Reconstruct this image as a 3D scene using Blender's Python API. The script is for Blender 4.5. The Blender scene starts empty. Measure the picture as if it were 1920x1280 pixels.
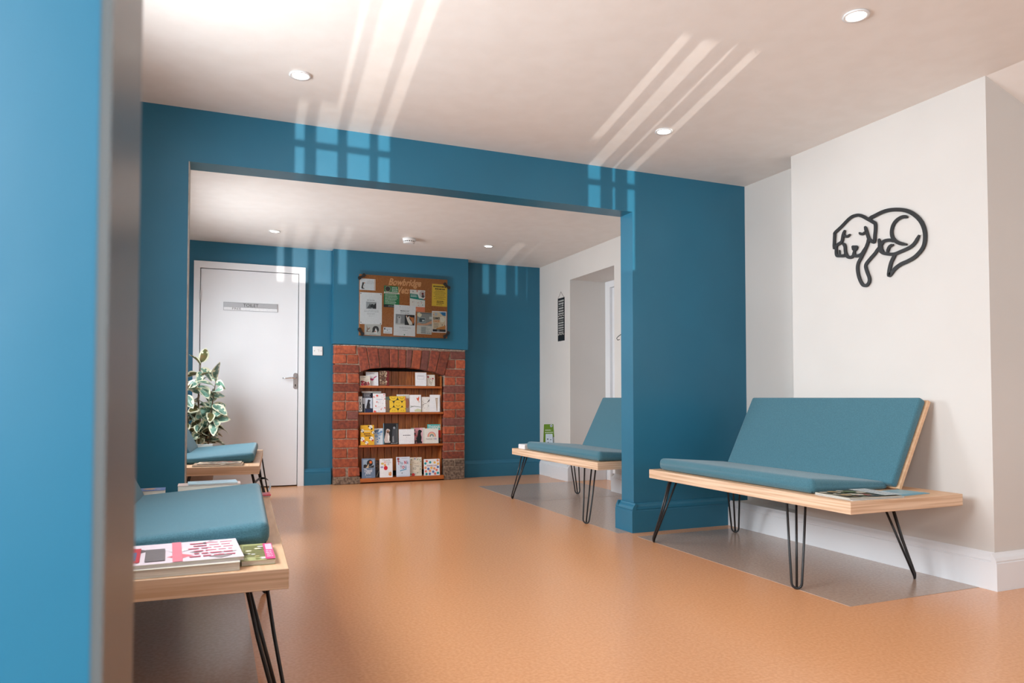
import bpy, bmesh, math, random
from mathutils import Vector, Matrix
random.seed(7)
S = bpy.context.scene
COL = S.collection

# ------------------------------------------------------------------ camera
cd = bpy.data.cameras.new('camera'); cam = bpy.data.objects.new('camera', cd); COL.objects.link(cam)
S.camera = cam
cd.sensor_width = 36.0; cd.sensor_fit = 'HORIZONTAL'
cd.lens = 1345.0 / 1920.0 * 36.0
cd.shift_y = 65.0 / 1920.0
cd.clip_start = 0.02; cd.clip_end = 60
cam.location = (0, 0, 0.825)
cam.rotation_euler = (math.radians(90 + 1.7), 0, math.radians(-22.6))
cd.dof.use_dof = True; cd.dof.focus_distance = 4.6; cd.dof.aperture_fstop = 10.0

# ------------------------------------------------------------------ world, exposure
S.view_settings.view_transform = 'Standard'; S.view_settings.look = 'None'
S.view_settings.gamma = 1.0; S.view_settings.use_curve_mapping = False
S.view_settings.exposure = -0.17
W = bpy.data.worlds.new('world'); S.world = W; W.use_nodes = True
bgn = W.node_tree.nodes['Background']; bgn.inputs[0].default_value = (0.75, 0.87, 1.0, 1); bgn.inputs[1].default_value = 1.0

def area(name, loc, rot, sx, sy, power, col):
    l = bpy.data.lights.new(name, 'AREA'); l.shape = 'RECTANGLE'; l.size = sx; l.size_y = sy
    l.energy = power; l.color = col; l.spread = math.radians(150)
    o = bpy.data.objects.new(name, l); COL.objects.link(o); o.location = loc; o.rotation_euler = rot
    return o
R90 = math.pi / 2
SKY = (0.86, 0.94, 1.0)
# daylight through the windows of the left-hand wall and of the wall behind the photographer
area('daylight_left_window', (-0.74, 2.15, 1.50), (0, -R90 + .15, 0), 1.05, 1.7, 88, SKY)
area('daylight_rear_room_window', (-0.74, 5.50, 1.45), (0, -R90 + .42, 0), 1.0, 1.3, 82, SKY)
area('daylight_lobby_window_left', (-1.5, -1.24, 1.40), (R90 - .38, 0, 0), 1.8, 1.2, 150, SKY)
area('daylight_lobby_window_right', (3.1, -1.24, 1.40), (R90 - .38, 0, 0), 1.2, 1.2, 20, SKY)
# low sun thrown back up by a car outside, through the slat mask added behind the photographer
sp = bpy.data.lights.new('reflected_sun', 'SPOT'); sp.energy = 6800; sp.spot_size = math.radians(26); sp.spot_blend = 0.1
sp.shadow_soft_size = 0.012; sp.color = (1.0, 0.96, 0.9)
so = bpy.data.objects.new('reflected_sun', sp); COL.objects.link(so); so.location = (-0.18, -7.1, 0.6)
so.rotation_euler = (Vector((1.1, 3.8, 1.95)) - Vector(so.location)).to_track_quat('-Z', 'Y').to_euler()

# ------------------------------------------------------------------ materials
MATS = {}
def lin(c):
    return tuple((v / 12.92 if v <= 0.04045 else ((v + 0.055) / 1.055) ** 2.4) for v in (x / 255.0 for x in c))
def mat(name, rgb, rough=0.6, metal=0.0, spec=0.5, noise=None, bump=None, coat=0.0, sheen=0.0, emit=None, objvar=0.0):
    """noise=(scale, rgb2, amount, detail, stretch) mixes a second colour; bump=(scale, strength)"""
    if name in MATS: return MATS[name]
    m = bpy.data.materials.new(name); m.use_nodes = True; nt = m.node_tree; N = nt.nodes; L = nt.links
    b = N['Principled BSDF']; c = (*lin(rgb), 1)
    b.inputs['Base Color'].default_value = c
    b.inputs['Roughness'].default_value = rough; b.inputs['Metallic'].default_value = metal
    b.inputs['Specular IOR Level'].default_value = spec
    b.inputs['Coat Weight'].default_value = coat
    b.inputs['Sheen Weight'].default_value = sheen
    if emit:
        b.inputs['Emission Color'].default_value = (*emit[0], 1); b.inputs['Emission Strength'].default_value = emit[1]
    tc = N.new('ShaderNodeTexCoord')
    if noise:
        sc, rgb2, amt, det, st = noise
        mp = N.new('ShaderNodeMapping'); mp.inputs['Scale'].default_value = st
        L.new(tc.outputs['Object'], mp.inputs[0])
        n = N.new('ShaderNodeTexNoise'); n.inputs['Scale'].default_value = sc; n.inputs['Detail'].default_value = det
        L.new(mp.outputs[0], n.inputs['Vector'])
        r = N.new('ShaderNodeValToRGB'); r.color_ramp.elements[0].position = 0.38; r.color_ramp.elements[1].position = 0.62
        L.new(n.outputs[0], r.inputs[0])
        mm = N.new('ShaderNodeMath'); mm.operation = 'MULTIPLY'; mm.inputs[1].default_value = amt
        L.new(r.outputs[0], mm.inputs[0])
        mx = N.new('ShaderNodeMix'); mx.data_type = 'RGBA'
        mx.inputs['A'].default_value = c; mx.inputs['B'].default_value = (*lin(rgb2), 1)
        L.new(mm.outputs[0], mx.inputs['Factor'])
        out = mx.outputs['Result']
        if objvar:
            oi = N.new('ShaderNodeObjectInfo'); hs = N.new('ShaderNodeHueSaturation')
            mr = N.new('ShaderNodeMapRange'); mr.inputs['To Min'].default_value = 1 - objvar; mr.inputs['To Max'].default_value = 1 + objvar
            L.new(oi.outputs['Random'], mr.inputs[0]); L.new(mr.outputs[0], hs.inputs['Value']); L.new(out, hs.inputs['Color'])
            out = hs.outputs[0]
        L.new(out, b.inputs['Base Color'])
    if bump:
        n2 = N.new('ShaderNodeTexNoise'); n2.inputs['Scale'].default_value = bump[0]; n2.inputs['Detail'].default_value = 5
        L.new(tc.outputs['Object'], n2.inputs['Vector'])
        bp = N.new('ShaderNodeBump'); bp.inputs['Strength'].default_value = bump[1]; bp.inputs['Distance'].default_value = 0.01
        L.new(n2.outputs[0], bp.inputs['Height']); L.new(bp.outputs[0], b.inputs['Normal'])
    MATS[name] = m
    return m
ONE = (1, 1, 1)
BLUE = mat('teal_blue_paint', (36, 104, 131), 0.36, noise=(2.2, (40, 111, 139), 0.5, 3, ONE), bump=(9, 0.06), spec=0.45)
CREAM = mat('warm_white_paint', (214, 208, 202), 0.6, noise=(1.6, (220, 214, 208), 0.6, 3, ONE), bump=(12, 0.05))
CEIL = mat('ceiling_paint', (238, 230, 223), 0.5, noise=(9, (243, 236, 230), 0.6, 6, ONE), bump=(7, 0.22))
GLOSSW = mat('white_gloss_paint', (234, 234, 236), 0.3, noise=(2, (228, 228, 231), 0.5, 2, ONE), bump=(15, 0.02))
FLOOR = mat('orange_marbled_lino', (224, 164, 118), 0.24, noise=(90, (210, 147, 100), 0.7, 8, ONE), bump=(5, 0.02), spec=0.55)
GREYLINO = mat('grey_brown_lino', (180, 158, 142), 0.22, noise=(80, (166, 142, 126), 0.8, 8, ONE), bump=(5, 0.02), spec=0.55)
PLY = mat('oak_faced_ply', (226, 184, 146), 0.45, noise=(9, (206, 158, 118), 0.55, 6, (9, 0.8, 9)), bump=(40, 0.03))
DARKPINE = mat('orange_stained_pine', (186, 108, 52), 0.4, noise=(7, (142, 78, 36), 0.8, 5, (12, 1, 1.2)), bump=(60, 0.05), objvar=0.16)
SHELFPINE = mat('stained_pine_shelf', (190, 104, 46), 0.35, noise=(8, (150, 76, 32), 0.6, 5, (1, 8, 14)))
BRICK = mat('red_brick', (154, 78, 56), 0.9, noise=(34, (112, 58, 48), 0.85, 8, ONE), bump=(60, 0.6), objvar=0.26)
BRICK2 = mat('orange_red_brick', (180, 92, 60), 0.9, noise=(30, (136, 68, 50), 0.8, 8, ONE), bump=(60, 0.6), objvar=0.15)
BRICK3 = mat('purple_brown_brick', (132, 80, 70), 0.9, noise=(30, (104, 60, 54), 0.7, 8, ONE), bump=(60, 0.6), objvar=0.2)
BRICKDK = mat('weathered_stone_brick', (140, 118, 100), 0.95, noise=(45, (84, 66, 56), 0.9, 8, ONE), bump=(60, 0.7), objvar=0.15)
MORTAR = mat('mortar', (166, 144, 126), 0.95, noise=(60, (128, 104, 88), 0.8, 8, ONE), bump=(70, 0.6))
FABRIC = mat('teal_wool_fabric', (72, 120, 134), 0.75, noise=(260, (54, 100, 116), 0.7, 3, ONE), bump=(420, 0.25), sheen=0.25, spec=0.3)
BLACKM = mat('black_powder_coat', (24, 24, 26), 0.38, spec=0.5, noise=(30, (30, 30, 32), 0.4, 2, ONE))
BLACK = mat('black_satin', (22, 20, 20), 0.5, noise=(20, (30, 28, 27), 0.4, 2, ONE))
CHROME = mat('chrome', (225, 228, 232), 0.12, metal=1.0, noise=(20, (210, 214, 220), 0.3, 2, ONE))
STEEL = mat('brushed_aluminium', (200, 201, 204), 0.4, metal=0.7, noise=(30, (186, 187, 190), 0.5, 2, (1, 1, 40)))
PLASTIC = mat('white_plastic', (240, 239, 238), 0.35, noise=(8, (233, 232, 230), 0.4, 2, ONE))
CORK = mat('cork', (186, 118, 66), 0.9, noise=(110, (150, 88, 44), 0.8, 6, ONE), bump=(150, 0.3))
PAPERE = mat('page_edges', (232, 226, 214), 0.8, noise=(300, (205, 196, 182), 0.8, 2, (0.02, 0.02, 2)))
ROPE = mat('brown_string', (110, 78, 60), 0.9, noise=(90, (90, 60, 44), 0.5, 2, ONE))
DOWNL = mat('lit_lamp', (255, 250, 240), 0.5, emit=((1.0, 0.93, 0.82), 14.0))
GAP = mat('dark_gap', (34, 24, 20), 0.9, noise=(20, (20, 14, 12), 0.5, 2, ONE))
GREYPOT = mat('grey_planter', (150, 140, 138), 0.6, noise=(10, (138, 128, 126), 0.5, 3, ONE))
SOIL = mat('soil', (52, 38, 30), 0.95, noise=(40, (34, 25, 20), 0.8, 6, ONE), bump=(50, 0.5))
LEAFG = mat('leaf_grey_green', (126, 162, 146), 0.34, noise=(34, (72, 112, 92), 0.9, 4, ONE), spec=0.6, objvar=0.22)
LEAFC = mat('leaf_cream_margin', (226, 222, 196), 0.36, noise=(30, (205, 208, 178), 0.6, 3, ONE), spec=0.6)
LEAFO = mat('leaf_olive', (86, 92, 56), 0.38, noise=(30, (112, 84, 52), 0.8, 4, ONE), spec=0.6, objvar=0.2)
STEM = mat('stem', (96, 74, 52), 0.7, noise=(40, (74, 60, 40), 0.6, 3, ONE))
GLASS = None
def glass(name):
    m = bpy.data.materials.new(name); m.use_nodes = True; nt = m.node_tree; N = nt.nodes; L = nt.links
    N.remove(N['Principled BSDF']); t = N.new('ShaderNodeBsdfTransparent'); t.inputs[0].default_value = (0.96, 0.985, 0.985, 1)
    g = N.new('ShaderNodeBsdfGlossy'); g.inputs['Roughness'].default_value = 0.08
    f = N.new('ShaderNodeFresnel'); f.inputs[0].default_value = 1.22
    mx = N.new('ShaderNodeMixShader'); L.new(f.outputs[0], mx.inputs[0]); L.new(t.outputs[0], mx.inputs[1]); L.new(g.outputs[0], mx.inputs[2])
    L.new(mx.outputs[0], N['Material Output'].inputs[0]); return m
ACRYL = glass('clear_acrylic')
def ply_edge():
    m = bpy.data.materials.new('ply_edge_layers'); m.use_nodes = True; nt = m.node_tree; N = nt.nodes; L = nt.links
    b = N['Principled BSDF']; b.inputs['Roughness'].default_value = 0.55
    tc = N.new('ShaderNodeTexCoord'); mp = N.new('ShaderNodeMapping'); mp.inputs['Scale'].default_value = (0.7, 0.7, 34)
    L.new(tc.outputs['Object'], mp.inputs[0])
    n = N.new('ShaderNodeTexNoise'); n.inputs['Scale'].default_value = 2.6; n.inputs['Detail'].default_value = 4
    L.new(mp.outputs[0], n.inputs['Vector'])
    r = N.new('ShaderNodeValToRGB'); e = r.color_ramp.elements
    e[0].position = 0.36; e[0].color = (*lin((202, 162, 128)), 1); e[1].position = 0.6; e[1].color = (*lin((232, 200, 170)), 1)
    L.new(n.outputs[0], r.inputs[0]); L.new(r.outputs[0], b.inputs['Base Color']); return m
PLYE = ply_edge()
def ink(rgb, rough=0.45):
    k = 'print_%02x%02x%02x' % rgb
    return mat(k, rgb, rough, noise=(60, tuple(max(0, int(v * 0.95)) for v in rgb), 0.5, 2, ONE))

# ------------------------------------------------------------------ mesh helpers
def V(*a): return Vector(a)
def box(bm, x0, y0, z0, x1, y1, z1, mi=0):
    r = bmesh.ops.create_cube(bm, size=1.0)['verts']
    sx, sy, sz = x1 - x0, y1 - y0, z1 - z0
    for v in r: v.co = V(x0 + (v.co.x + .5) * sx, y0 + (v.co.y + .5) * sy, z0 + (v.co.z + .5) * sz)
    fs = {f for v in r for f in v.link_faces}
    for f in fs: f.material_index = mi
    return r
def tube(bm, pts, r, n=8, mi=0, radii=None, cap=True):
    pts = [Vector(p) for p in pts]; rings = []
    up = None
    for i, p in enumerate(pts):
        a = pts[max(i - 1, 0)]; b = pts[min(i + 1, len(pts) - 1)]
        t = (b - a).normalized()
        if up is None: up = t.orthogonal().normalized()
        else: up = (up - t * up.dot(t)).normalized()
        s = t.cross(up); rr = radii[i] if radii else r
        rings.append([bm.verts.new(p + (up * math.cos(2 * math.pi * k / n) + s * math.sin(2 * math.pi * k / n)) * rr) for k in range(n)])
    for a, b in zip(rings, rings[1:]):
        for k in range(n):
            f = bm.faces.new((a[k], a[(k + 1) % n], b[(k + 1) % n], b[k])); f.smooth = True; f.material_index = mi
    if cap:
        for q in (rings[0][::-1], rings[-1]):
            f = bm.faces.new(q); f.material_index = mi
def lathe(bm, prof, c=(0, 0, 0), n=32, mi=0, axis='Z', cap=True):
    rings = []
    for r, z in prof:
        ring = []
        for k in range(n):
            a = 2 * math.pi * k / n; p = V(r * math.cos(a), r * math.sin(a), z)
            if axis == 'Y': p = V(p.x, p.z, p.y)
            ring.append(bm.verts.new(p + Vector(c)))
        rings.append(ring)
    for a, b in zip(rings, rings[1:]):
        for k in range(n):
            f = bm.faces.new((a[k], a[(k + 1) % n], b[(k + 1) % n], b[k])); f.smooth = True; f.material_index = mi
    if cap:
        for q in (rings[0], rings[-1]):
            f = bm.faces.new(q); f.material_index = mi
def prism(bm, pts, y0, y1, mi=0):
    """closed outline pts (x, z) extruded from y0 to y1"""
    a = [bm.verts.new((p[0], y0, p[1])) for p in pts]; b = [bm.verts.new((p[0], y1, p[1])) for p in pts]
    fs = [bm.faces.new(a), bm.faces.new(b[::-1])]
    for i in range(len(pts)):
        j = (i + 1) % len(pts); fs.append(bm.faces.new((a[j], a[i], b[i], b[j])))
    for f in fs: f.material_index = mi
def bevel(bm, w, seg=2):
    bmesh.ops.bevel(bm, geom=bm.edges[:], offset=w, segments=seg, profile=0.5, affect='EDGES', clamp_overlap=True)
def finish(bm):
    bmesh.ops.recalc_face_normals(bm, faces=bm.faces[:])
def mesh_of(name, bm, mats):
    finish(bm); me = bpy.data.meshes.new(name); bm.to_mesh(me); bm.free()
    for m in (mats if isinstance(mats, (list, tuple)) else [mats]): me.materials.append(m)
    return me
def link(name, me, parent=None, loc=None, rot=None):
    o = bpy.data.objects.new(name, me); COL.objects.link(o)
    if parent is not None: o.parent = parent
    if loc is not None: o.location = loc
    if rot is not None: o.rotation_euler = rot
    return o
def part(name, bm, mats, parent, loc=None, rot=None, label=None):
    o = link(name, mesh_of(name, bm, mats), parent, loc, rot)
    if label: o['label'] = label
    return o
def tag(o, label, cat, group=None):
    o['label'] = label; o['category'] = cat
    if group: o['group'] = group
    return o
def thing(name, label, cat, loc=(0, 0, 0), rot=(0, 0, 0), group=None):
    return tag(link(name, None, None, loc, rot), label, cat, group)
def struct(name, bm, mats):
    o = link(name, mesh_of(name, bm, mats)); o['kind'] = 'structure'; return o
def nb(): return bmesh.new()

# text turned into plain mesh data, cached; returns (verts, faces) with height 1 letters
TXT = {}
def text_geo(s, bold=0.0, shear=0.0, spacing=1.0):
    k = (s, bold, shear, spacing)
    if k in TXT: return TXT[k]
    cu = bpy.data.curves.new('lettering', 'FONT'); cu.body = s; cu.size = 1.0; cu.offset = bold; cu.shear = shear
    cu.space_character = spacing; cu.resolution_u = 3; cu.align_x = 'LEFT'; cu.fill_mode = 'FRONT'
    o = bpy.data.objects.new('lettering', cu); COL.objects.link(o)
    me = o.to_mesh()
    vs = [v.co.copy() for v in me.vertices]; fs = [tuple(p.vertices) for p in me.polygons]
    o.to_mesh_clear(); bpy.data.objects.remove(o); bpy.data.curves.remove(cu)
    x0 = min(v.x for v in vs); x1 = max(v.x for v in vs); y0 = min(v.y for v in vs); y1 = max(v.y for v in vs)
    vs = [((v.x - x0) / (x1 - x0), (v.y - y0) / (y1 - y0)) for v in vs]
    TXT[k] = (vs, fs, (x1 - x0) / (y1 - y0)); return TXT[k]

class Print:
    """Flat printing on a sheet. Sheet spans width w and height h; u, v run 0..1; layers rise 0.12 mm each."""
    def __init__(s, w, h, base, t=0.0012, to=None):
        s.w, s.h, s.bm, s.mats, s.k, s.t = w, h, bmesh.new(), [ink(base) if isinstance(base, tuple) else base], 0, t
        box(s.bm, 0, 0, 0, w, t, h)
        s.to = to
    def mi(s, c):
        m = ink(c) if isinstance(c, tuple) else c
        if m not in s.mats: s.mats.append(m)
        return s.mats.index(m)
    def y(s): s.k += 1; return -0.00010 * s.k - 0.0001
    def poly(s, pts, c):
        y = s.y(); f = s.bm.faces.new([s.bm.verts.new((u * s.w, y, v * s.h)) for u, v in pts]); f.material_index = s.mi(c); return s
    def rect(s, u0, v0, u1, v1, c): return s.poly([(u0, v0), (u1, v0), (u1, v1), (u0, v1)], c)
    def disc(s, u, v, ru, c, rv=None, a0=0, a1=360, n=18):
        rv = rv if rv is not None else ru * s.w / s.h
        pts = [(u + ru * math.cos(math.radians(a0 + (a1 - a0) * i / n)), v + rv * math.sin(math.radians(a0 + (a1 - a0) * i / n))) for i in range(n if a1 - a0 >= 360 else n + 1)]
        pts = [(min(1, max(0, p[0])), min(1, max(0, p[1]))) for p in pts]
        return s.poly(pts, c)
    def arc(s, u, v, r0, r1, a0, a1, c, n=12):
        k = s.w / s.h; y = s.y(); mi = s.mi(c)
        P = lambda r, a: s.bm.verts.new(((u + r * math.cos(a)) * s.w, y, (v + r * k * math.sin(a)) * s.h))
        an = [math.radians(a0 + (a1 - a0) * i / n) for i in range(n + 1)]
        A = [P(r0, a) for a in an]; B = [P(r1, a) for a in an]
        for i in range(n):
            f = s.bm.faces.new((A[i], A[i + 1], B[i + 1], B[i])); f.material_index = mi
        return s
    def text(s, st, u0, v0, u1, v1, c, bold=0.0, shear=0.0, rot=False):
        vs, fs, asp = text_geo(st, bold, shear); y = s.y(); mi = s.mi(c)
        if rot: q = [s.bm.verts.new(((u1 - b * (u1 - u0)) * s.w, y, (v0 + a * (v1 - v0)) * s.h)) for a, b in vs]
        else: q = [s.bm.verts.new(((u0 + a * (u1 - u0)) * s.w, y, (v0 + b * (v1 - v0)) * s.h)) for a, b in vs]
        for f in fs:
            try: g = s.bm.faces.new([q[i] for i in f]); g.material_index = mi
            except ValueError: pass
        return s
    def lines(s, u0, u1, v0, v1, n, c, rnd=0.25, thick=0.35, centre=True):
        """rows of small broken dashes: print too small to read"""
        y = s.y(); mi = s.mi(c); step = (v1 - v0) / n
        for i in range(n):
            vv = v1 - (i + .5) * step; L_ = (u1 - u0) * (1 - rnd * random.random()); a = (u0 + u1 - L_) / 2 if centre else u0; b = a + L_
            while a < b - 0.02:
                e = min(b, a + random.uniform(.04, .12)); h = step * thick / 2
                f = s.bm.faces.new([s.bm.verts.new((x * s.w, y, z * s.h)) for x, z in ((a, vv - h), (e, vv - h), (e, vv + h), (a, vv + h))]); f.material_index = mi
                a = e + 0.02
        return s
    def blobs(s, n, cols, r=(.02, .05), area=(0, 0, 1, 1), sides=5):
        for i in range(n):
            rr = random.uniform(*r); u = random.uniform(area[0] + rr, area[2] - rr); v = random.uniform(area[1] + rr * .7, area[3] - rr * .7)
            s.disc(u, v, rr, random.choice(cols), n=sides)
        return s
    def dog(s, u, v, k, c, face=None):
        """small sitting dog silhouette, k = height"""
        P = [(0, 0), (.5, 0), (.52, .1), (.42, .15), (.46, .45), (.38, .68), (.42, .8), (.5, .84), (.48, .92), (.36, .98), (.22, 1), (.12, .92), (.1, .75), (.02, .5), (-.08, .2)]
        a = s.h / s.w
        s.poly([(u + x * k * a * .75, v + y * k) for x, y in P], c)
        if face: s.poly([(u + x * k * a * .75, v + y * k) for x, y in ((.3, .1), (.42, .15), (.42, .5), (.34, .62), (.26, .4))], face)
        return s
    def mesh(s, name): return mesh_of(name, s.bm, s.mats)

# ------------------------------------------------------------------ shell
ZC = 2.235; YD = 3.80; YD2 = 3.94
bm = nb(); box(bm, -3.2, -1.2, -0.1, 4.3, 7.4, 0.0); struct('floor', bm, FLOOR)
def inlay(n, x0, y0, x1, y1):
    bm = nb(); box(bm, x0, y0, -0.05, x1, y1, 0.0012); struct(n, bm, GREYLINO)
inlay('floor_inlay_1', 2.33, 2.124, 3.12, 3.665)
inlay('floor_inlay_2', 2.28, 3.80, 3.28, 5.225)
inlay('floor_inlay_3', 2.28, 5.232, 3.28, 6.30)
inlay('floor_shade_patch', -0.60, 1.5, 0.13, 3.30)  # grey slab stands in for the brown shading under the nearest bench
bm = nb(); box(bm, -3.2, -1.2, ZC, 4.3, 7.4, ZC + 0.1); struct('ceiling', bm, CEIL)
bm = nb()   # ceiling falls away to the right in the alcove beside the chimney breast
a = [bm.verts.new(p) for p in ((3.115, 0.2, ZC), (4.2, 0.2, 1.87), (4.2, 0.2, ZC), (3.115, 2.07, ZC), (4.2, 2.07, 1.87), (4.2, 2.07, ZC))]
for q in ((0, 1, 2), (5, 4, 3), (0, 3, 4, 1), (1, 4, 5, 2), (0, 2, 5, 3)): bm.faces.new([a[i] for i in q])
struct('ceiling_slope', bm, CEIL)

# wall between the rooms with its wide opening
bm = nb()
box(bm, -0.7, YD, 0, -0.120, YD2, ZC); box(bm, 2.392, YD, 0, 3.30, YD2, ZC)
pts = [(-0.120, ZC), (-0.120, 1.974), (0.45, 1.979), (1.10, 1.984), (1.7, 1.981), (2.392, 1.978), (2.392, ZC)]
prism(bm, pts, YD, YD2)
struct('wall_middle', bm, BLUE)
bm = nb(); box(bm, -0.1235, YD - 0.002, 0, -0.1185, YD2 + 0.001, 1.974); struct('trim_1', bm, mat('bare_corner_bead', (168, 160, 152), 0.5, noise=(30, (140, 130, 122), .6, 3, ONE)))

# near wall beside the camera, the room's reflection painted grey into its gloss jamb
bm = nb(); box(bm, -3.2, 0.270, 0, -0.036, 0.372, ZC); struct('wall_near', bm, BLUE)
bm = nb(); box(bm, -0.0365, 0.2702, 0, -0.0325, 0.3718, ZC); struct('trim_2', bm, mat('jamb_grey_reflection', (92, 96, 96), 0.34, spec=0.5, noise=(3, (104, 98, 94), .5, 2, ONE)))

# left wall with two windows
def wall_with_window(bm, x0, x1, y0, y1, wy0, wy1, wz0, wz1):
    box(bm, x0, y0, 0, x1, wy0, ZC); box(bm, x0, wy1, 0, x1, y1, ZC)
    box(bm, x0, wy0, 0, x1, wy1, wz0); box(bm, x0, wy0, wz1, x1, wy1, ZC)
bm = nb()
wall_with_window(bm, -0.72, -0.60, 0.372, YD, 1.30, 3.00, 0.98, 2.02)
wall_with_window(bm, -0.72, -0.60, YD2, 7.1, 4.85, 6.15, 0.95, 1.95)
struct('wall_left', bm, CREAM)
def window(name, y0, y1, z0, z1):
    f = nb(); t = .045
    box(f, -0.70, y0, z0, -0.64, y0 + t, z1); box(f, -0.70, y1 - t, z0, -0.64, y1, z1)
    box(f, -0.70, y0, z0, -0.64, y1, z0 + t); box(f, -0.70, y0, z1 - t, -0.64, y1, z1)
    m = (y0 + y1) / 2; box(f, -0.70, m - .025, z0, -0.64, m + .025, z1); box(f, -0.695, y0, z0 + (z1 - z0) * .68, -0.645, y1, z0 + (z1 - z0) * .68 + .03)
    w = struct(name, f, GLOSSW)
    s = nb(); box(s, -0.64, y0 - .04, z0 - .03, -0.54, y1 + .04, z0 - .001); o = link('window_sill', mesh_of('window_sill', s, GLOSSW), w)
window('window_1', 1.30, 3.00, 0.98, 2.02)
window('window_2', 4.85, 6.15, 0.95, 1.95)

# wall behind the camera: two wide windows and, between them, a mask added to shape the light bars
bm = nb(); Y0 = -1.14; Y1 = -1.0
box(bm, -3.2, Y0, 0, 4.3, Y1, 0.78); box(bm, -3.2, Y0, 2.02, 4.3, Y1, ZC)
for a_, b_ in ((-3.2, -2.42), (-0.58, 0.02), (1.42, 2.50), (3.70, 4.3)): box(bm, a_, Y0, 0.78, b_, Y1, 2.02)
box(bm, 0.02, Y0, 0.78, 1.42, Y1, 1.155)
struct('wall_front', bm, CREAM)
for nm, a_, b_ in (('window_3', -2.42, -0.58), ('window_4', 2.50, 3.70)):
    f = nb(); t = .05
    for q in ((a_, .78, a_ + t, 2.02), (b_ - t, .78, b_, 2.02), (a_, .78, b_, .83), (a_, 1.97, b_, 2.02), ((a_ + b_) / 2 - .03, .78, (a_ + b_) / 2 + .03, 2.02), (a_, 1.6, b_, 1.63)):
        box(f, q[0], Y0 + .02, q[1], q[2], Y0 + .08, q[3])
    struct(nm, f, GLOSSW)
# unseen slat mask: gaps and transom placed to cast the light bars
f = nb()
bars = [(.372, .419), (.478, .587), (.637, .755), (.800, .864), (1.955, 2.015), (2.075, 2.163), (2.244, 2.266), (2.349, 2.407)]
k = 6.1 / 10.9; gaps = [(-.18 + (a_ + .18) * k, -.18 + (b_ + .18) * k) for a_, b_ in bars]
e = 0.02
for a_, b_ in gaps + [(1.42, 1.42)]:
    if a_ > e: box(f, e, -1.02, 1.15, a_, -1.005, 2.03)
    e = b_
box(f, 0.02, -1.021, 1.447, 1.42, -1.004, 1.466); box(f, 1.00, -1.0225, 1.30, 1.060, -1.0025, 1.546); box(f, 0.02, -1.022, 1.542, .232, -1.003, 2.03); box(f, .80, -1.022, 1.662, 1.42, -1.003, 2.03)  # transom, then boards added to cut the light bars short
struct('light_bar_mask', f, GLOSSW)

# lobby and right-hand walls
bm = nb(); box(bm, -3.3, -1.2, 0, -3.2, 0.4, ZC); box(bm, 4.2, -1.2, 0, 4.3, 2.2, ZC); struct('wall_lobby', bm, CREAM)
bm = nb()
box(bm, 3.11, 2.07, 0, 4.3, 3.217, ZC)                    # chimney breast, front room
box(bm, 3.268, 3.217, 0, 3.5, YD2, ZC)                      # recess beside it
box(bm, 3.11, 3.217, 0, 3.27, YD, 0.148)
struct('wall_right', bm, CREAM)
bm = nb()                                                  # right wall of the rear room, with the deep doorway
box(bm, 3.265, YD2, 0, 3.80, 5.49, ZC); box(bm, 3.265, 6.343, 0, 3.80, 7.2, ZC)
box(bm, 3.265, 5.49, 1.995, 3.80, 6.343, ZC); box(bm, 3.72, 5.40, 0, 3.9, 6.40, 2.0)
struct('wall_right_rear', bm, CREAM)
d2 = nb()
box(d2, 3.665, 6.25, 0, 3.715, 6.342, 1.994); box(d2, 3.665, 5.49, 1.93, 3.715, 6.25, 1.994); box(d2, 3.665, 5.49, 0, 3.715, 5.56, 1.93)
d2o = struct('door_2', d2, GLOSSW)
dl = nb(); box(dl, 3.692, 5.562, 0.006, 3.718, 6.248, 1.928); link('door_leaf', mesh_of('door_leaf', dl, GLOSSW), d2o)
fr = nb()
for z0, z1 in ((.2, .85), (1.02, 1.80)):
    for q in ((5.68, z0, 6.13, z0 + .02), (5.68, z1 - .02, 6.13, z1), (5.68, z0, 5.70, z1), (6.11, z0, 6.13, z1)):
        box(fr, 3.686, q[0], q[1], 3.6925, q[2], q[3])
link('door_moulding', mesh_of('door_moulding', fr, GLOSSW), d2o)

# back wall and chimney breast (with its hearth opening left free)
XA, XB, KY = 1.040, 2.389, 6.91
bm = nb()
box(bm, -0.7, 7.0, 0, -0.122, 7.14, ZC); box(bm, 0.735, 7.0, 0, XA + .02, 7.14, ZC); box(bm, -0.122, 7.0, 1.99, 0.735, 7.14, ZC)
struct('wall_back_left', bm, BLUE)
bm = nb(); box(bm, XB - .02, 7.06, 0, 3.30, 7.14, ZC); struct('wall_back_right', bm, BLUE)
bm = nb(); box(bm, -0.7, 7.14, 0, 3.3, 7.5, ZC); struct('wall_back', bm, BLUE)
bm = nb(); prism(bm, [(XA, 1.333), (1.7, 1.327), (XB, 1.308), (XB, ZC), (XA, ZC)], KY - .006, 7.14); struct('wall_chimney', bm, BLUE)

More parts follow.
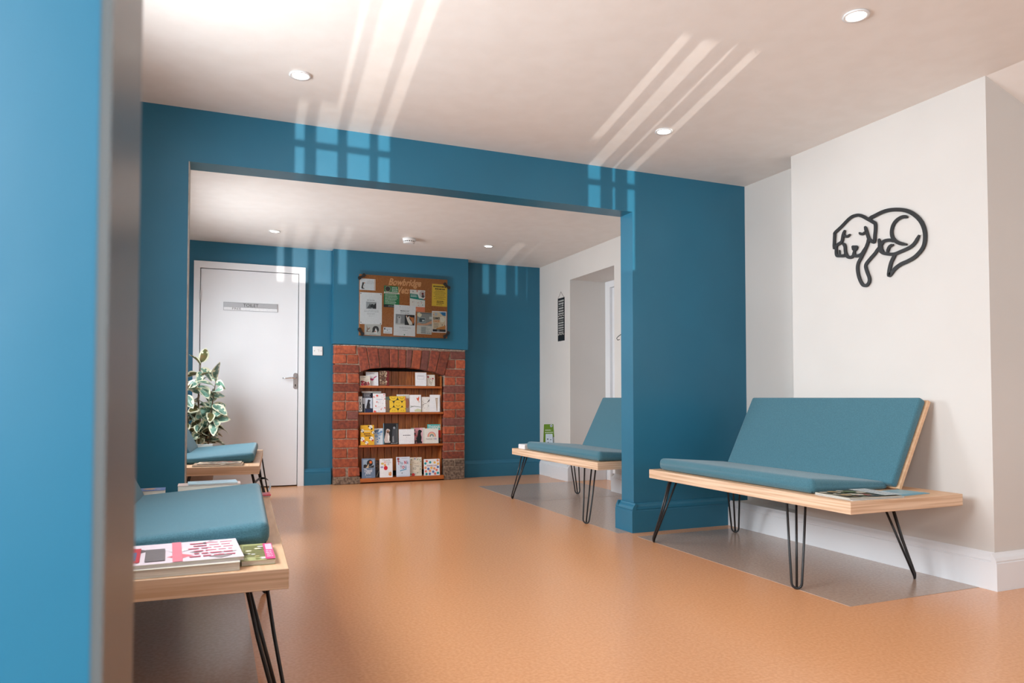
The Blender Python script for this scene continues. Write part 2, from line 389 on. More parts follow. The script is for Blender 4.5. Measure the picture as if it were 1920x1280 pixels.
# baseboards
def board_x(bm, x0, x1, yf, h, d=1, deep=0.030):
    """profile along x, front towards -y when d = 1"""
    prof = [(0, 0), (deep, 0), (deep, h * .74), (deep - .004, h * .76), (deep - .002, h * .80), (deep - .008, h * .88), (deep - .018, h * .95), (deep - .022, h), (0, h)]
    a = [bm.verts.new((x0, yf - d * p, z)) for p, z in prof]; b = [bm.verts.new((x1, yf - d * p, z)) for p, z in prof]
    bm.faces.new(a); bm.faces.new(b[::-1])
    for i in range(len(prof)): j = (i + 1) % len(prof); bm.faces.new((a[j], a[i], b[i], b[j]))
def board_y(bm, y0, y1, xf, h, d=1, deep=0.030):
    prof = [(0, 0), (deep, 0), (deep, h * .74), (deep - .004, h * .76), (deep - .002, h * .80), (deep - .008, h * .88), (deep - .018, h * .95), (deep - .022, h), (0, h)]
    a = [bm.verts.new((xf - d * p, y0, z)) for p, z in prof]; b = [bm.verts.new((xf - d * p, y1, z)) for p, z in prof]
    bm.faces.new(a); bm.faces.new(b[::-1])
    for i in range(len(prof)): j = (i + 1) % len(prof); bm.faces.new((a[j], a[i], b[i], b[j]))
bm = nb(); board_x(bm, 2.392, 3.12, YD, .178); board_y(bm, YD - .030, YD2 + .03, 2.392, .178, 1)
board_x(bm, 2.365, 3.27, YD2, .178, -1); struct('baseboard_middle', bm, BLUE)
bm = nb(); board_x(bm, -0.6, -0.095, YD, .178); struct('baseboard_middle_left', bm, BLUE)
bm = nb(); board_x(bm, .792, XA, 7.0, .155); board_x(bm, XB, 3.27, 7.06, .17); struct('baseboard_back', bm, BLUE)
bm = nb(); board_y(bm, 2.070, 3.772, 3.11, .158, 1, .026); board_x(bm, 3.0835, 4.2, 2.07, .158, 1, .026); struct('baseboard_right', bm, GLOSSW)
bm = nb(); board_y(bm, YD2 + .03, 5.51, 3.265, .158); board_x(bm, 3.24, 3.66, 5.49, .158, -1, .02)
board_y(bm, 6.32, 6.72, 3.265, .158, 1, .04); board_y(bm, 6.72, 7.04, 3.265, .158, 1, .02); board_x(bm, 3.23, 3.66, 6.343, .158, 1, .02); struct('baseboard_right_rear', bm, GLOSSW)

# ------------------------------------------------------------------ toilet door
d1 = nb()
box(d1, -0.172, 6.965, 0, -0.120, 7.05, 2.048); box(d1, 0.733, 6.965, 0, 0.790, 7.05, 2.048); box(d1, -0.120, 6.965, 1.988, 0.733, 7.05, 2.048)
for v in d1.verts: pass
D1 = struct('door_1', d1, GLOSSW)
bg = nb(); box(bg, -0.12, 7.02, 0, 0.733, 7.135, 1.988); link('door_rebate', mesh_of('door_rebate', bg, GAP), D1)
dl = nb(); box(dl, -0.115, 6.982, 0.010, 0.728, 7.018, 1.983); bevel(dl, .002, 1); link('door_leaf', mesh_of('door_leaf', dl, GLOSSW), D1)
h = nb()
pr = [(.708 + .020 * math.cos(t), .924 + .020 * math.sin(t)) for t in [math.pi + math.pi * i / 8 for i in range(9)]] + [(.708 + .020 * math.cos(t), 1.035 + .020 * math.sin(t)) for t in [math.pi * i / 8 for i in range(9)]]
prism(h, pr, 6.974, 6.983)
lathe(h, [(.017, 6.955), (.017, 6.975)], (.708, 0, 1.01), 16, axis='Y')
tube(h, [(.708, 6.95, 1.01), (.70, 6.935, 1.01), (.66, 6.93, 1.008), (.62, 6.932, 1.003), (.590, 6.938, 1.004)], .007, 8, radii=[.011, .010, .008, .006, .008])
ho = link('door_handle', mesh_of('door_handle', h, CHROME), D1); ho['label'] = 'polished chrome lever handle on an oval plate'
h = nb(); lathe(h, [(.006, 6.9725), (.006, 6.9745)], (.708, 0, .942), 12, axis='Y'); box(h, .7055, 6.9725, .925, .7105, 6.9745, .942); link('keyhole', mesh_of('keyhole', h, GAP), ho)
for z in (1.74, 1.0, 0.25):
    h = nb(); lathe(h, [(.006, z - .045), (.006, z + .045)], (-.1185, 6.962, 0), 10); box(h, -.1235, 6.964, z - .04, -.1135, 6.981, z + .04); link('hinge', mesh_of('hinge', h, STEEL), D1)

# toilet sign
P = Print(0.467, 0.074, STEEL, t=.006)
P.rect(0, 0, 1, .42, (232, 232, 234)); P.rect(0, .40, 1, .43, (150, 150, 152))
P.text('TOILET', .36, .50, .64, .88, (52, 48, 48)); P.text('FREE', .16, .10, .32, .36, (110, 104, 102))
for a_ in ((0, 0, 1, .03), (0, .97, 1, 1), (0, 0, .006, 1), (.994, 0, 1, 1)): P.rect(*a_, (150, 150, 152))
tag(link('toilet_sign', P.mesh('toilet_sign'), None, (.0755, 6.975, 1.616)), 'silver sliding TOILET sign reading FREE on the white door', 'sign')
# light switch
t = thing('light_switch', 'white single light switch on the blue wall beside the door', 'light switch', (.866, 6.999, 1.224))
b = nb(); box(b, 0, -.010, 0, .090, 0, .086); bevel(b, .004, 2); part('plate', b, PLASTIC, t)
b = nb(); box(b, .036, -.0135, .030, .056, -.0100, .058); bevel(b, .0015, 1); part('rocker', b, PLASTIC, t)
for x in (.014, .076):
    b = nb(); lathe(b, [(.003, -.0112), (.003, -.0098)], (x, 0, .043), 10, axis='Y'); part('screw', b, GAP, t)

# ------------------------------------------------------------------ brick fireplace
FP = thing('brick_fireplace', 'old red brick fireplace surround with a low arch under the notice board', 'fireplace', (1.70, 6.91, 0))
def cx(x): return 1.054 + (x - 120) * .00125
def cz(y): return max(0.0, 1.325 - (y - 118) * .0012)
def bl(b, parent, name, pts, y0, y1, m, bev=.006):
    """brick from an outline in wall coordinates, made relative to the fireplace"""
    q = [(p[0] - 1.70 + random.uniform(-.0026, .0026), p[1] + random.uniform(-.0026, .0026)) for p in pts]
    dy = random.uniform(-.004, .003); prism(b, q, y0 - 6.91 + dy, y1 - 6.91)
    finish(b); bmesh.ops.bevel(b, geom=b.edges[:], offset=bev, segments=1, affect='EDGES', clamp_overlap=True)
    return part(name, b, m, parent)
def br(x0, x1, y0, y1, m=None, lean=0):
    bl(nb(), FP, 'brick', [(cx(x0), cz(y1)), (cx(x1), cz(y1)), (cx(x1), cz(y0)), (cx(x0), cz(y0))], 6.908, 7.02, m or random.choice([BRICK, BRICK, BRICK2, BRICK2, BRICK3]))
left = [((120, 284),), ((120, 212), (217, 300)), ((120, 310),), ((120, 212), (220, 308)), ((120, 312),), ((120, 205), (212, 306)), ((120, 200), (207, 308)), ((120, 214), (220, 306)), ((120, 306),), ((120, 210), (217, 306)), ((120, 306),), ((120, 218), (225, 306)), ((120, 308),), ((120, 212), (228, 316))]
ly = [(120, 190), (194, 265), (273, 341), (346, 418), (424, 490), (496, 561), (568, 637), (643, 709), (715, 785), (792, 860), (866, 932), (938, 1012), (1019, 1086), (1091, 1161)]
for row, (a_, b_) in zip(left, ly):
    for q in row: br(q[0], q[1], a_, b_)
br(120, 322, 1166, 1225, BRICKDK)
right = [((1042, 1166),), ((1012, 1080), (1087, 1166)), ((992, 1166),), ((992, 1082), (1090, 1164)), ((990, 1164),), ((990, 1078), (1084, 1164)), ((988, 1164),), ((988, 1080), (1088, 1164)), ((988, 1160),), ((988, 1078), (1086, 1160)), ((988, 1162),), ((984, 1074), (1082, 1162)), ((986, 1160),), ((986, 1074), (1080, 1162)), ((988, 1162),)]
ry = [(150, 211), (218, 292), (299, 361), (367, 431), (437, 497), (502, 566), (571, 633), (640, 705), (711, 771), (778, 842), (848, 909), (915, 980), (986, 1048), (1054, 1108), (1114, 1225)]
for i, (row, (a_, b_)) in enumerate(zip(right, ry)):
    for q in row: br(q[0], q[1], a_, b_, BRICKDK if i > 12 else None)
vous = [(292, 360, 318, 390, 330, 306), (366, 450, 396, 468, 304, 297), (456, 538, 474, 544, 296, 292), (544, 610, 550, 610, 291, 291), (616, 675, 616, 670, 291, 291), (681, 724, 676, 711, 291, 293), (730, 802, 717, 784, 293, 300), (808, 870, 790, 846, 301, 311), (876, 950, 852, 914, 312, 326), (957, 1036, 920, 986, 328, 350)]
for a_, b_, c_, d_, y1, y2 in vous:
    bl(nb(), FP, 'brick', [(cx(c_), cz(y1)), (cx(d_), cz(y2)), (cx(b_), cz(124 + b_ * .026)), (cx(a_), cz(124 + a_ * .026))], 6.904, 7.02, random.choice([BRICK, BRICK, BRICK2, BRICK3]))
# mortar bed behind the faces, with the arched opening
m = nb()
xl, xr = cx(300), cx(992)
box(m, 1.060 - 1.7, .005, 0, xl - 1.7, .20, 1.20); box(m, xr - 1.7, .005, 0, 2.357 - 1.7, .20, 1.20)
arch = [(300, 338), (345, 318), (400, 303), (500, 294), (600, 289), (700, 291), (785, 298), (850, 309), (920, 325), (992, 352)]
prism(m, [(cx(x) - 1.7, cz(y) + .002) for x, y in arch] + [(2.357 - 1.7, cz(352)), (2.357 - 1.7, 1.305), (1.060 - 1.7, 1.322), (1.060 - 1.7, cz(338))], .0055, .20)
part('mortar', m, MORTAR, FP)
m = nb(); box(m, xl - 1.72, .19, 0, xr - 1.68, .225, 1.25); part('soot_lining', m, GAP, FP)

m = nb(); prism(m, [(1.054 - 1.7, 1.3195), (0, 1.3145), (2.36 - 1.7, 1.2965), (2.36 - 1.7, 1.303), (0, 1.321), (1.054 - 1.7, 1.327)], -.003, .10); part('plaster_edge', m, mat('dusty_plaster', (196, 184, 172), .9, noise=(60, (110, 92, 80), .9, 6, ONE)), FP)
# display shelves inside the hearth
SH = thing('display_shelves', 'stained pine card shelves with boarded back set in the hearth', 'shelves', (1.71, 6.91, 0))
x = 1.292 - 1.71; n = 12; w = (2.128 - 1.292) / n
for i in range(n):
    b = nb(); x0 = x + i * w; zt = 1.085
    prism(b, [(x0 + .0015, .10), (x0 + .005, .10), (x0 + w - .005, .10), (x0 + w - .0015, .10), (x0 + w - .0015, zt), (x0 + .0015, zt)], .150, .162)
    bmesh.ops.bevel(b, geom=[e_ for e_ in b.edges if abs(e_.verts[0].co.z - e_.verts[1].co.z) > .5], offset=.003, segments=1, affect='EDGES')
    part('plank', b, DARKPINE, SH)
for i, (x0, x1, za, zb_, th, yf) in enumerate(((1.286, 2.120, .9395, .9375, .022, .012), (1.286, 2.136, .680, .679, .019, .008), (1.290, 2.132, .367, .3645, .021, .008), (1.304, 2.138, .050, .050, .038, -.006))):
    b = nb(); box(b, x0 - 1.71, yf, za - th, x1 - 1.71, .150, za)
    for v in b.verts:
        if v.co.x > 0: v.co.z += zb_ - za
    bevel(b, .002, 1); part('shelf', b, SHELFPINE, SH)
for xx in (1.292, 2.122):
    b = nb(); box(b, xx - 1.71 - (.006 if xx < 2 else 0), .05, .0, xx - 1.71 + (0 if xx < 2 else .006), .149, 1.04); part('side_panel', b, DARKPINE, SH)

# ------------------------------------------------------------------ greeting cards
CARDS = {"flower1": [1.305, 1.4034, 0.9403, 1.0348, 6.95], "bird": [1.3673, 1.4884, 0.9386, 1.0739, 6.975], "brown": [1.4955, 1.5893, 0.9442, 1.0863, 6.96], "framed": [1.8522, 1.967, 0.9386, 1.0744, 6.95], "redflower": [1.9757, 2.059, 0.9395, 1.0535, 6.965], "flat1": [1.6024, 1.8524, 0.9419, 0.9482, 6.97], "calm": [1.2867, 1.3286, 0.6837, 0.8356, 6.925], "book": [1.3374, 1.4401, 0.6819, 0.8692, 6.985], "silh": [1.3324, 1.4268, 0.6827, 0.823, 6.945], "flat2": [1.3301, 1.5183, 0.8703, 0.8873, 6.99], "confetti": [1.4287, 1.5514, 0.6785, 0.865, 6.93], "kraft": [1.5395, 1.598, 0.6783, 0.8333, 6.965], "smiley": [1.59, 1.7519, 0.6791, 0.8374, 6.93], "peach": [1.6717, 1.7994, 0.682, 0.8553, 6.97], "fox": [1.7943, 1.9109, 0.6817, 0.8517, 6.94], "cat": [1.918, 2.0653, 0.6804, 0.8308, 6.95], "vee": [1.9981, 2.1005, 0.6804, 0.8519, 6.93], "blank": [2.0562, 2.1336, 0.6792, 0.8522, 6.975], "puppies": [1.3097, 1.4422, 0.3684, 0.5586, 6.93], "blue": [1.4422, 1.5349, 0.3664, 0.5243, 6.96], "dogs": [1.5319, 1.6807, 0.3679, 0.5737, 6.93], "white": [1.6851, 1.8397, 0.3682, 0.514, 6.93], "lab": [1.8176, 1.9588, 0.3652, 0.5228, 6.965], "rainbow": [1.9448, 2.0892, 0.3654, 0.5165, 6.935], "teal": [1.9867, 2.1365, 0.3657, 0.5561, 6.975], "duck": [1.3222, 1.4524, 0.0545, 0.2388, 6.92], "dark": [1.4456, 1.4984, 0.0525, 0.215, 6.955], "balloon": [1.4945, 1.6219, 0.0498, 0.2306, 6.92], "letters": [1.6583, 1.7946, 0.0532, 0.2426, 6.92], "floral": [1.7958, 1.9224, 0.0473, 0.2318, 6.95], "dots": [1.9362, 2.0992, 0.0517, 0.2129, 6.92]}
NOTES = {"cork": [1.2817, 2.1644, 1.4187, 2.0097], "glass": [1.2679, 2.1849, 1.3953, 2.042], "n1": [1.2873, 1.437, 1.859, 1.9696], "n2": [1.2887, 1.5017, 1.5306, 1.837], "n3": [1.5187, 1.6723, 1.7046, 1.9135], "n4": [1.7775, 1.9317, 1.6741, 1.8895], "n5": [2.0022, 2.1603, 1.739, 1.9608], "n6": [1.616, 1.8331, 1.4297, 1.7322], "n7": [1.8493, 2.0017, 1.4543, 1.6701], "n8": [2.0046, 2.155, 1.474, 1.6881], "n9": [1.3335, 1.4922, 1.4264, 1.5312], "n10": [1.5169, 1.6036, 1.4468, 1.5088], "title": [1.5642, 1.8941, 1.9001, 1.9893], "vets": [1.6612, 1.7734, 1.8438, 1.9101]}
DOG = {"A": [[2.9032, 1.6292], [2.9001, 1.6654], [2.8969, 1.7057], [2.8931, 1.718], [2.8535, 1.7391], [2.7939, 1.7739], [2.7507, 1.7785], [2.7179, 1.7668], [2.6813, 1.7419], [2.6499, 1.7192], [2.6384, 1.7082], [2.6371, 1.6817], [2.6412, 1.6519], [2.6458, 1.6175], [2.6673, 1.6295], [2.6785, 1.6423], [2.6916, 1.6819], [2.7012, 1.7094]], "B": [[2.6767, 1.7447], [2.6449, 1.7489], [2.6002, 1.7574], [2.5567, 1.7583], [2.5101, 1.75], [2.4688, 1.7363], [2.4325, 1.7154], [2.3972, 1.6817], [2.3743, 1.6441], [2.3635, 1.6006], [2.3662, 1.5583], [2.3804, 1.5289], [2.4165, 1.4997], [2.457, 1.4851], [2.4941, 1.4769], [2.5279, 1.4604], [2.5604, 1.432], [2.5608, 1.4546], [2.5508, 1.4904], [2.5354, 1.5176], [2.5224, 1.5338]], "C": [[2.4531, 1.6984], [2.4775, 1.7067], [2.5067, 1.7016], [2.5302, 1.6846], [2.5422, 1.6573], [2.5419, 1.6273], [2.5275, 1.6019], [2.5006, 1.5816], [2.4596, 1.5661]], "D": [[2.618, 1.6279], [2.614, 1.6042], [2.6144, 1.5814], [2.6059, 1.5608], [2.5821, 1.5457], [2.5351, 1.5336], [2.4972, 1.5384], [2.4436, 1.5502], [2.4152, 1.5682], [2.3928, 1.5997]], "E": [[2.6032, 1.5906], [2.5941, 1.6059], [2.5766, 1.61], [2.5465, 1.6057], [2.5213, 1.5924]], "F": [[2.5342, 1.5808], [2.5535, 1.5771], [2.5645, 1.5642], [2.5691, 1.5463]], "F2": [[2.6031, 1.5944], [2.6048, 1.572], [2.5907, 1.5503]], "G": [[2.6174, 1.5858], [2.6392, 1.5594], [2.6713, 1.5344], [2.6983, 1.5082], [2.6928, 1.4762], [2.6797, 1.4431], [2.6778, 1.4235], [2.6881, 1.4057], [2.7057, 1.4024], [2.724, 1.4148], [2.7421, 1.4528], [2.7499, 1.4934], [2.7456, 1.5241], [2.7263, 1.5521], [2.7024, 1.5868], [2.6834, 1.622], [2.6822, 1.6411]], "H": [[2.845, 1.6503], [2.8295, 1.6331], [2.8261, 1.6023], [2.8167, 1.5765], [2.795, 1.5646], [2.7757, 1.571], [2.768, 1.5993]], "H2": [[2.768, 1.5993], [2.7685, 1.5736], [2.7496, 1.5642], [2.7213, 1.5708], [2.6976, 1.6014]], "I": [[2.8266, 1.717], [2.8393, 1.6936], [2.8498, 1.6594], [2.8827, 1.6456], [2.8866, 1.6219], [2.8835, 1.5928], [2.8611, 1.5854], [2.8314, 1.5812], [2.8287, 1.5948]], "I2": [[2.864, 1.6176], [2.8625, 1.591]], "J": [[2.8344, 1.6966], [2.8223, 1.6819], [2.8101, 1.6794], [2.7929, 1.6878]], "J2": [[2.7357, 1.6844], [2.7242, 1.6741], [2.7102, 1.6723], [2.6939, 1.6824]], "NOSE": [[2.7844, 1.6203], [2.7772, 1.6249], [2.7534, 1.6202], [2.745, 1.6107], [2.749, 1.5996], [2.7658, 1.587], [2.78, 1.6016]]}

def card(key, label, base=(240, 240, 242), art=None, name='greeting_card', cat='card', group='greeting cards on the hearth shelves', lean=4.0, back=True, tilt=0):
    x0, x1, z0, z1, y = CARDS[key]
    zs = [.9395, .680, .367, .050]; z0 = min(zs, key=lambda s: abs(s - z0)) + .0006
    w, h = x1 - x0, z1 - z0
    P = Print(w, h, base)
    if art: art(P)
    if back:     # the folded rear leaf of the card
        r = box(P.bm, 0, 0.0015, 0, w * .98, .0023, h)
        for v in r: v.co.y += v.co.x * .16 * (1 if w * .16 < .03 else .6)
    o = link(name, P.mesh(name), None, (x0, y, z0), (-math.radians(lean), math.radians(tilt), 0))
    return tag(o, label, cat, group)
W_ = (243, 243, 245); RED = (190, 28, 48); NAVY = (38, 44, 70); DK = (28, 26, 28)
def a_flower1(P): P.blobs(26, [(188, 34, 60), (212, 60, 84), (150, 22, 40), (120, 40, 44)], (.05, .11), (.0, .0, .95, .55), 7); P.blobs(8, [(198, 190, 170)], (.03, .05), (.3, .4, .9, .9)); P.lines(.1, .6, .78, .9, 2, (140, 130, 120))
def a_bird(P): P.poly([(.02, .35), (.12, .62), (.35, .55), (.62, .50), (.86, .66), (.90, .72), (.80, .70), (.62, .60), (.66, .46), (.52, .36), (.30, .42)], (196, 30, 110)); P.blobs(9, [(206, 40, 60), (170, 20, 60)], (.05, .09), (0, .3, .4, .72), 6); P.lines(.3, .72, .82, .9, 1, (130, 110, 120), 0); P.disc(.80, .66, .03, (150, 120, 190))
def a_brown(P): P.rect(.72, 0, 1, 1, (118, 26, 30)); P.blobs(40, [(206, 184, 154), (176, 146, 116), (90, 64, 48)], (.05, .12), (0, .05, .85, 1), 7); P.arc(.35, .75, .18, .22, 0, 330, (70, 44, 36)); P.arc(.4, .35, .2, .24, 20, 350, (70, 44, 36))
def a_framed(P):
    for q in ((.20, .50, .80, .52), (.20, .76, .80, .78), (.20, .50, .22, .78), (.78, .50, .80, .78)): P.rect(*q, (170, 172, 180))
    P.lines(.28, .72, .68, .75, 1, (150, 152, 164))
def a_redfl(P): P.disc(.16, .80, .12, RED, n=7); P.disc(.75, .66, .1, RED, n=7); P.disc(.5, .62, .06, (214, 80, 84)); P.blobs(8, [(110, 96, 70), (150, 132, 100), RED], (.02, .045), (.2, .1, .8, .6)); P.poly([(.2, .78), (.5, .1), (.53, .1), (.24, .78)], (120, 110, 80)); P.poly([(.5, .1), (.74, .6), (.77, .6), (.53, .1)], (120, 110, 80))
def a_calm(P): P.rect(0, 0, 1, .06, DK); P.text('CALMEX', .25, .14, .72, .86, DK, bold=.02, rot=True); P.rect(.85, 0, 1, 1, (60, 60, 66))
def a_book(P): P.lines(.12, .75, .70, .98, 4, (214, 214, 218), .1, .55, False)
def a_silh(P): P.rect(0, 0, 1, .28, (30, 42, 78)); P.dog(.42, .22, .66, (36, 34, 42)); P.rect(0, 0, .18, .58, (24, 28, 40)); P.rect(.18, 0, .22, .58, (190, 194, 204)); P.rect(.0, .97, 1, 1, (150, 156, 170))
def a_conf(P): P.blobs(46, [(120, 130, 170), (90, 100, 130), (200, 110, 130), (150, 160, 190)], (.012, .022)); P.blobs(9, [(238, 96, 90), (240, 130, 120)], (.03, .07)); P.disc(.32, .88, .085, (240, 96, 86), n=8); P.disc(.12, .04, .1, (240, 96, 86), n=8); P.lines(.25, .75, .66, .72, 1, (140, 150, 190), 0)
def a_kraft(P): P.rect(0, .8, 1, 1, (150, 184, 170)); P.disc(.25, .58, .2, (236, 110, 80), n=7)
def a_smile(P):
    P.rect(0, 0, 1, 1, (34, 34, 38)); Yc = (240, 196, 50)
    for u, v in ((.52, .5), (.0, .5), (1.02, .5), (.24, .97), (.76, .97), (.26, .04), (.78, .04)):
        P.disc(u, v, .255, Yc, n=24)
        if 0 < u < 1 and .2 < v < 1:
            P.arc(u, v + .02, .13, .15, 205, 335, (120, 80, 10))
            if v < .9: P.disc(u - .06, v + .1, .018, DK, n=8); P.disc(u + .06, v + .1, .018, DK, n=8)
        elif v < .2: P.disc(u - .06, v + .07, .018, DK, n=8); P.disc(u + .06, v + .07, .018, DK, n=8)
    P.poly([(.93, .8), (1, .7), (1, 1), (.97, 1)], (226, 120, 60))
def a_peach(P): P.disc(.82, .5, .16, (238, 168, 140), rv=.28); P.lines(.5, .95, .88, .95, 1, (150, 190, 170), 0); P.blobs(8, [(210, 140, 130)], (.01, .02), (.7, 0, 1, .4))
def a_fox(P): P.poly([(.58, .84), (.7, .80), (.82, .92), (.84, .76), (.76, .62), (.66, .70)], (226, 92, 54)); P.poly([(.72, .62), (.84, .52), (.9, .62), (.8, .7)], (232, 206, 196)); P.poly([(.05, .30), (.4, .36), (.95, .30), (.95, .27), (.4, .32), (.05, .26)], (150, 156, 150)); P.poly([(.4, .12), (.7, .2), (1, .14), (1, .02), (.45, .02)], (216, 218, 180)); P.poly([(.02, .42), (.1, .36), (.5, .34), (.1, .33)], (120, 126, 120))
def a_cat(P): P.blobs(34, [(60, 56, 58), (110, 104, 100), (196, 150, 110)], (.008, .02), (0, .15, .75, .9)); P.poly([(.35, .6), (.5, .78), (.62, .9), (.6, .8), (.5, .7)], (90, 84, 84)); P.arc(.6, .5, .2, .215, -40, 100, (110, 104, 104)); P.arc(.25, .4, .15, .17, 60, 200, (80, 76, 78))
def a_vee(P): P.poly([(.58, .82), (.82, .82), (.74, .05), (.68, .05)], (176, 150, 124)); P.poly([(.68, .78), (.74, .78), (.72, .1)], (224, 216, 206))
def a_pup(P):
    for u, v, r in ((.74, .9, .15), (.14, .72, .12), (.14, .3, .16), (.8, .32, .15), (.45, .12, .12), (.92, .63, .1)):
        P.disc(u, v, r, (244, 238, 226), n=12); P.disc(u - r * .9, v + .03, r * .4, (92, 56, 30), n=8); P.disc(u + .01, v, .03, DK, n=8); P.disc(u + r * .5, v - r * .6, r * .45, (60, 44, 36) if v > .5 else (206, 60, 50), n=8)
    P.lines(.28, .72, .66, .74, 1, (250, 240, 200), 0, .5); P.lines(.24, .7, .5, .62, 1, (150, 96, 30), 0, .5); P.lines(.3, .78, .42, .5, 1, (90, 56, 24), 0, .6)
def a_blue(P): P.blobs(26, [(150, 190, 226), (120, 160, 206), (190, 214, 236)], (.06, .13), (.0, .1, .95, .9), 7); P.poly([(.0, .85), (.3, .9), (.6, .95), (.5, .8), (.2, .75)], (96, 124, 160)); P.disc(.3, .6, .04, (236, 170, 90)); P.blobs(5, [(60, 90, 140)], (.02, .04), (.1, .2, .9, .8))
def a_dogs(P): P.rect(0, 0, .04, 1, (120, 170, 190)); P.rect(.86, .05, .96, .97, (88, 92, 92)); P.dog(.10, .08, .66, (206, 190, 184), (240, 236, 232)); P.disc(.30, .60, .10, (150, 108, 84), n=10); P.disc(.30, .56, .045, (50, 34, 34), n=8); P.poly([(.55, .1), (.9, .1), (.86, .7), (.74, .85), (.6, .7)], (70, 72, 78)); P.poly([(.6, .1), (.7, .1), (.68, .42), (.6, .36)], (140, 140, 144)); P.disc(.72, .78, .08, (150, 154, 162), n=8); P.lines(.5, .95, .02, .08, 1, (200, 200, 204), 0)
def a_white(P): P.lines(.27, .76, .54, .62, 1, (100, 102, 110), 0, .6); P.disc(.5, .46, .014, (90, 90, 100), n=6)
def a_lab(P): P.rect(.62, 0, 1, 1, (238, 190, 200)); P.rect(.2, 0, .62, 1, (216, 150, 160)); P.blobs(12, [(60, 70, 60), (40, 30, 34), (190, 60, 60)], (.04, .08), (.0, .0, .5, 1)); P.dog(.42, .02, .86, (26, 26, 30)); P.rect(.84, 0, 1, 1, (228, 224, 214))
def a_rain(P):
    for r, c in ((.30, (224, 84, 92)), (.25, (240, 150, 120)), (.20, (236, 196, 130)), (.15, (110, 150, 150)), (.10, (80, 110, 120))): P.arc(.52, .48, r - .035, r, 0, 180, c, 16); P.rect(.52 - r, .44, .52 - r + .035, .48, c); P.rect(.52 + r - .035, .44, .52 + r, .48, c)
    P.text('THANK YOU', .10, .24, .88, .34, (170, 160, 150), bold=.01); P.disc(.78, .31, .06, (196, 180, 214), n=12)
def a_teal(P): P.rect(0, 0, 1, .28, (40, 44, 48)); P.rect(0, .28, 1, .70, (222, 44, 46)); P.text('THANK', .06, .78, .94, .94, (226, 236, 230), bold=.03); P.arc(.93, .14, .04, .07, 0, 360, (196, 200, 200)); P.rect(0, .68, 1, .70, (240, 240, 236))
def a_duck(P): P.rect(.10, .50, .95, .94, (150, 168, 186)); P.disc(.60, .76, .22, (26, 28, 34), rv=.17, n=16); P.poly([(.12, .52), (.9, .52), (.9, .66), (.6, .56), (.3, .70), (.14, .68)], (34, 28, 30)); P.poly([(.3, .52), (.55, .74), (.5, .52)], (204, 176, 140)); P.disc(.66, .80, .10, (232, 112, 40), n=12); P.text('Thank', .18, .30, .80, .47, (240, 240, 244), shear=.3); P.text('you', .24, .14, .66, .32, (240, 240, 244), shear=.3); P.lines(.3, .7, .04, .09, 1, (200, 206, 220), 0)
def a_dark(P): P.blobs(16, [(150, 110, 80), (110, 84, 66), (60, 50, 44)], (.08, .16), (.3, .45, 1, 1), 6); P.rect(.0, .0, 1, .42, (30, 26, 28)); P.poly([(.45, .05), (.9, .4), (.94, .36), (.6, .02)], (150, 140, 120))
def a_ball(P): P.text('Thank', .20, .86, .84, .97, (176, 170, 160)); P.text('you', .52, .73, .86, .84, (190, 180, 170)); P.disc(.22, .74, .12, (222, 190, 110), rv=.06, n=14); P.disc(.18, .55, .12, (178, 162, 200), rv=.05, n=14); P.disc(.42, .80, .09, (240, 200, 200), n=14); P.disc(.42, .66, .09, (236, 170, 90), n=12); P.disc(.47, .50, .15, (216, 26, 44), rv=.115, n=20); P.disc(.68, .70, .09, (214, 214, 220), n=14); P.poly([(.68, .14), (.72, .30), (.78, .24), (.86, .32), (.92, .22), (.9, .08), (.76, .08)], (226, 150, 84)); P.disc(.8, .2, .05, (236, 180, 120), n=10)
def a_lett(P):
    P.text('T', .10, .60, .26, .80, (196, 26, 50), bold=.03); P.text('ha', .29, .62, .50, .78, (70, 110, 140)); P.text('N', .58, .62, .74, .80, (206, 40, 70), bold=.03); P.text('k', .78, .63, .92, .80, (80, 110, 150))
    P.text('Y', .28, .40, .42, .58, (60, 66, 90)); P.text('O', .42, .40, .60, .55, (196, 26, 50), bold=.04); P.text('u', .62, .42, .74, .56, (80, 110, 150))
    P.poly([(.26, .27), (.74, .35), (.76, .41), (.28, .33)], (110, 170, 206)); P.disc(.15, .90, .09, (150, 60, 60), n=8); P.rect(.11, .78, .17, .88, (140, 60, 70)); P.disc(.42, .18, .035, (60, 64, 80), n=8); P.lines(.38, .8, .90, .95, 1, (150, 156, 170), 0); P.rect(0, 0, 1, .06, (200, 206, 220)); P.blobs(9, [(110, 130, 160), (206, 110, 120)], (.008, .015))
def a_flor(P): P.blobs(34, [(110, 150, 110), (206, 110, 130), (170, 140, 190), (230, 190, 160), (90, 130, 110), (240, 214, 120)], (.02, .06)); P.poly([(.16, .18), (.84, .18), (.84, .82), (.16, .82)], (236, 226, 206)); P.text('Thank', .24, .62, .76, .74, (196, 180, 150), shear=.2); P.text('YOU', .40, .48, .76, .58, (110, 100, 90)); P.text('SO', .28, .34, .54, .45, (80, 74, 70)); P.disc(.3, .06, .13, (214, 60, 60), n=10); P.disc(.12, .1, .06, (90, 140, 90), n=6); P.disc(.45, .92, .06, (130, 140, 180), n=8)
def a_dots(P):
    C_ = [(240, 130, 110), (246, 190, 90), (96, 126, 180), (24, 156, 160), (246, 160, 110)]
    for i, (u, v) in enumerate([(.18, .88), (.40, .80), (.68, .78), (.88, .90), (.10, .74), (.90, .70), (.10, .48), (.28, .40), (.47, .46), (.66, .42), (.88, .50), (.12, .26), (.38, .28), (.58, .22), (.80, .32), (.16, .10), (.36, .10), (.70, .10), (.88, .14)]): P.disc(u, v, .075, C_[(i * 3 + i // 4) % 5], n=16)
    P.text('THANK YOU', .18, .565, .82, .64, (170, 90, 130), bold=.02)
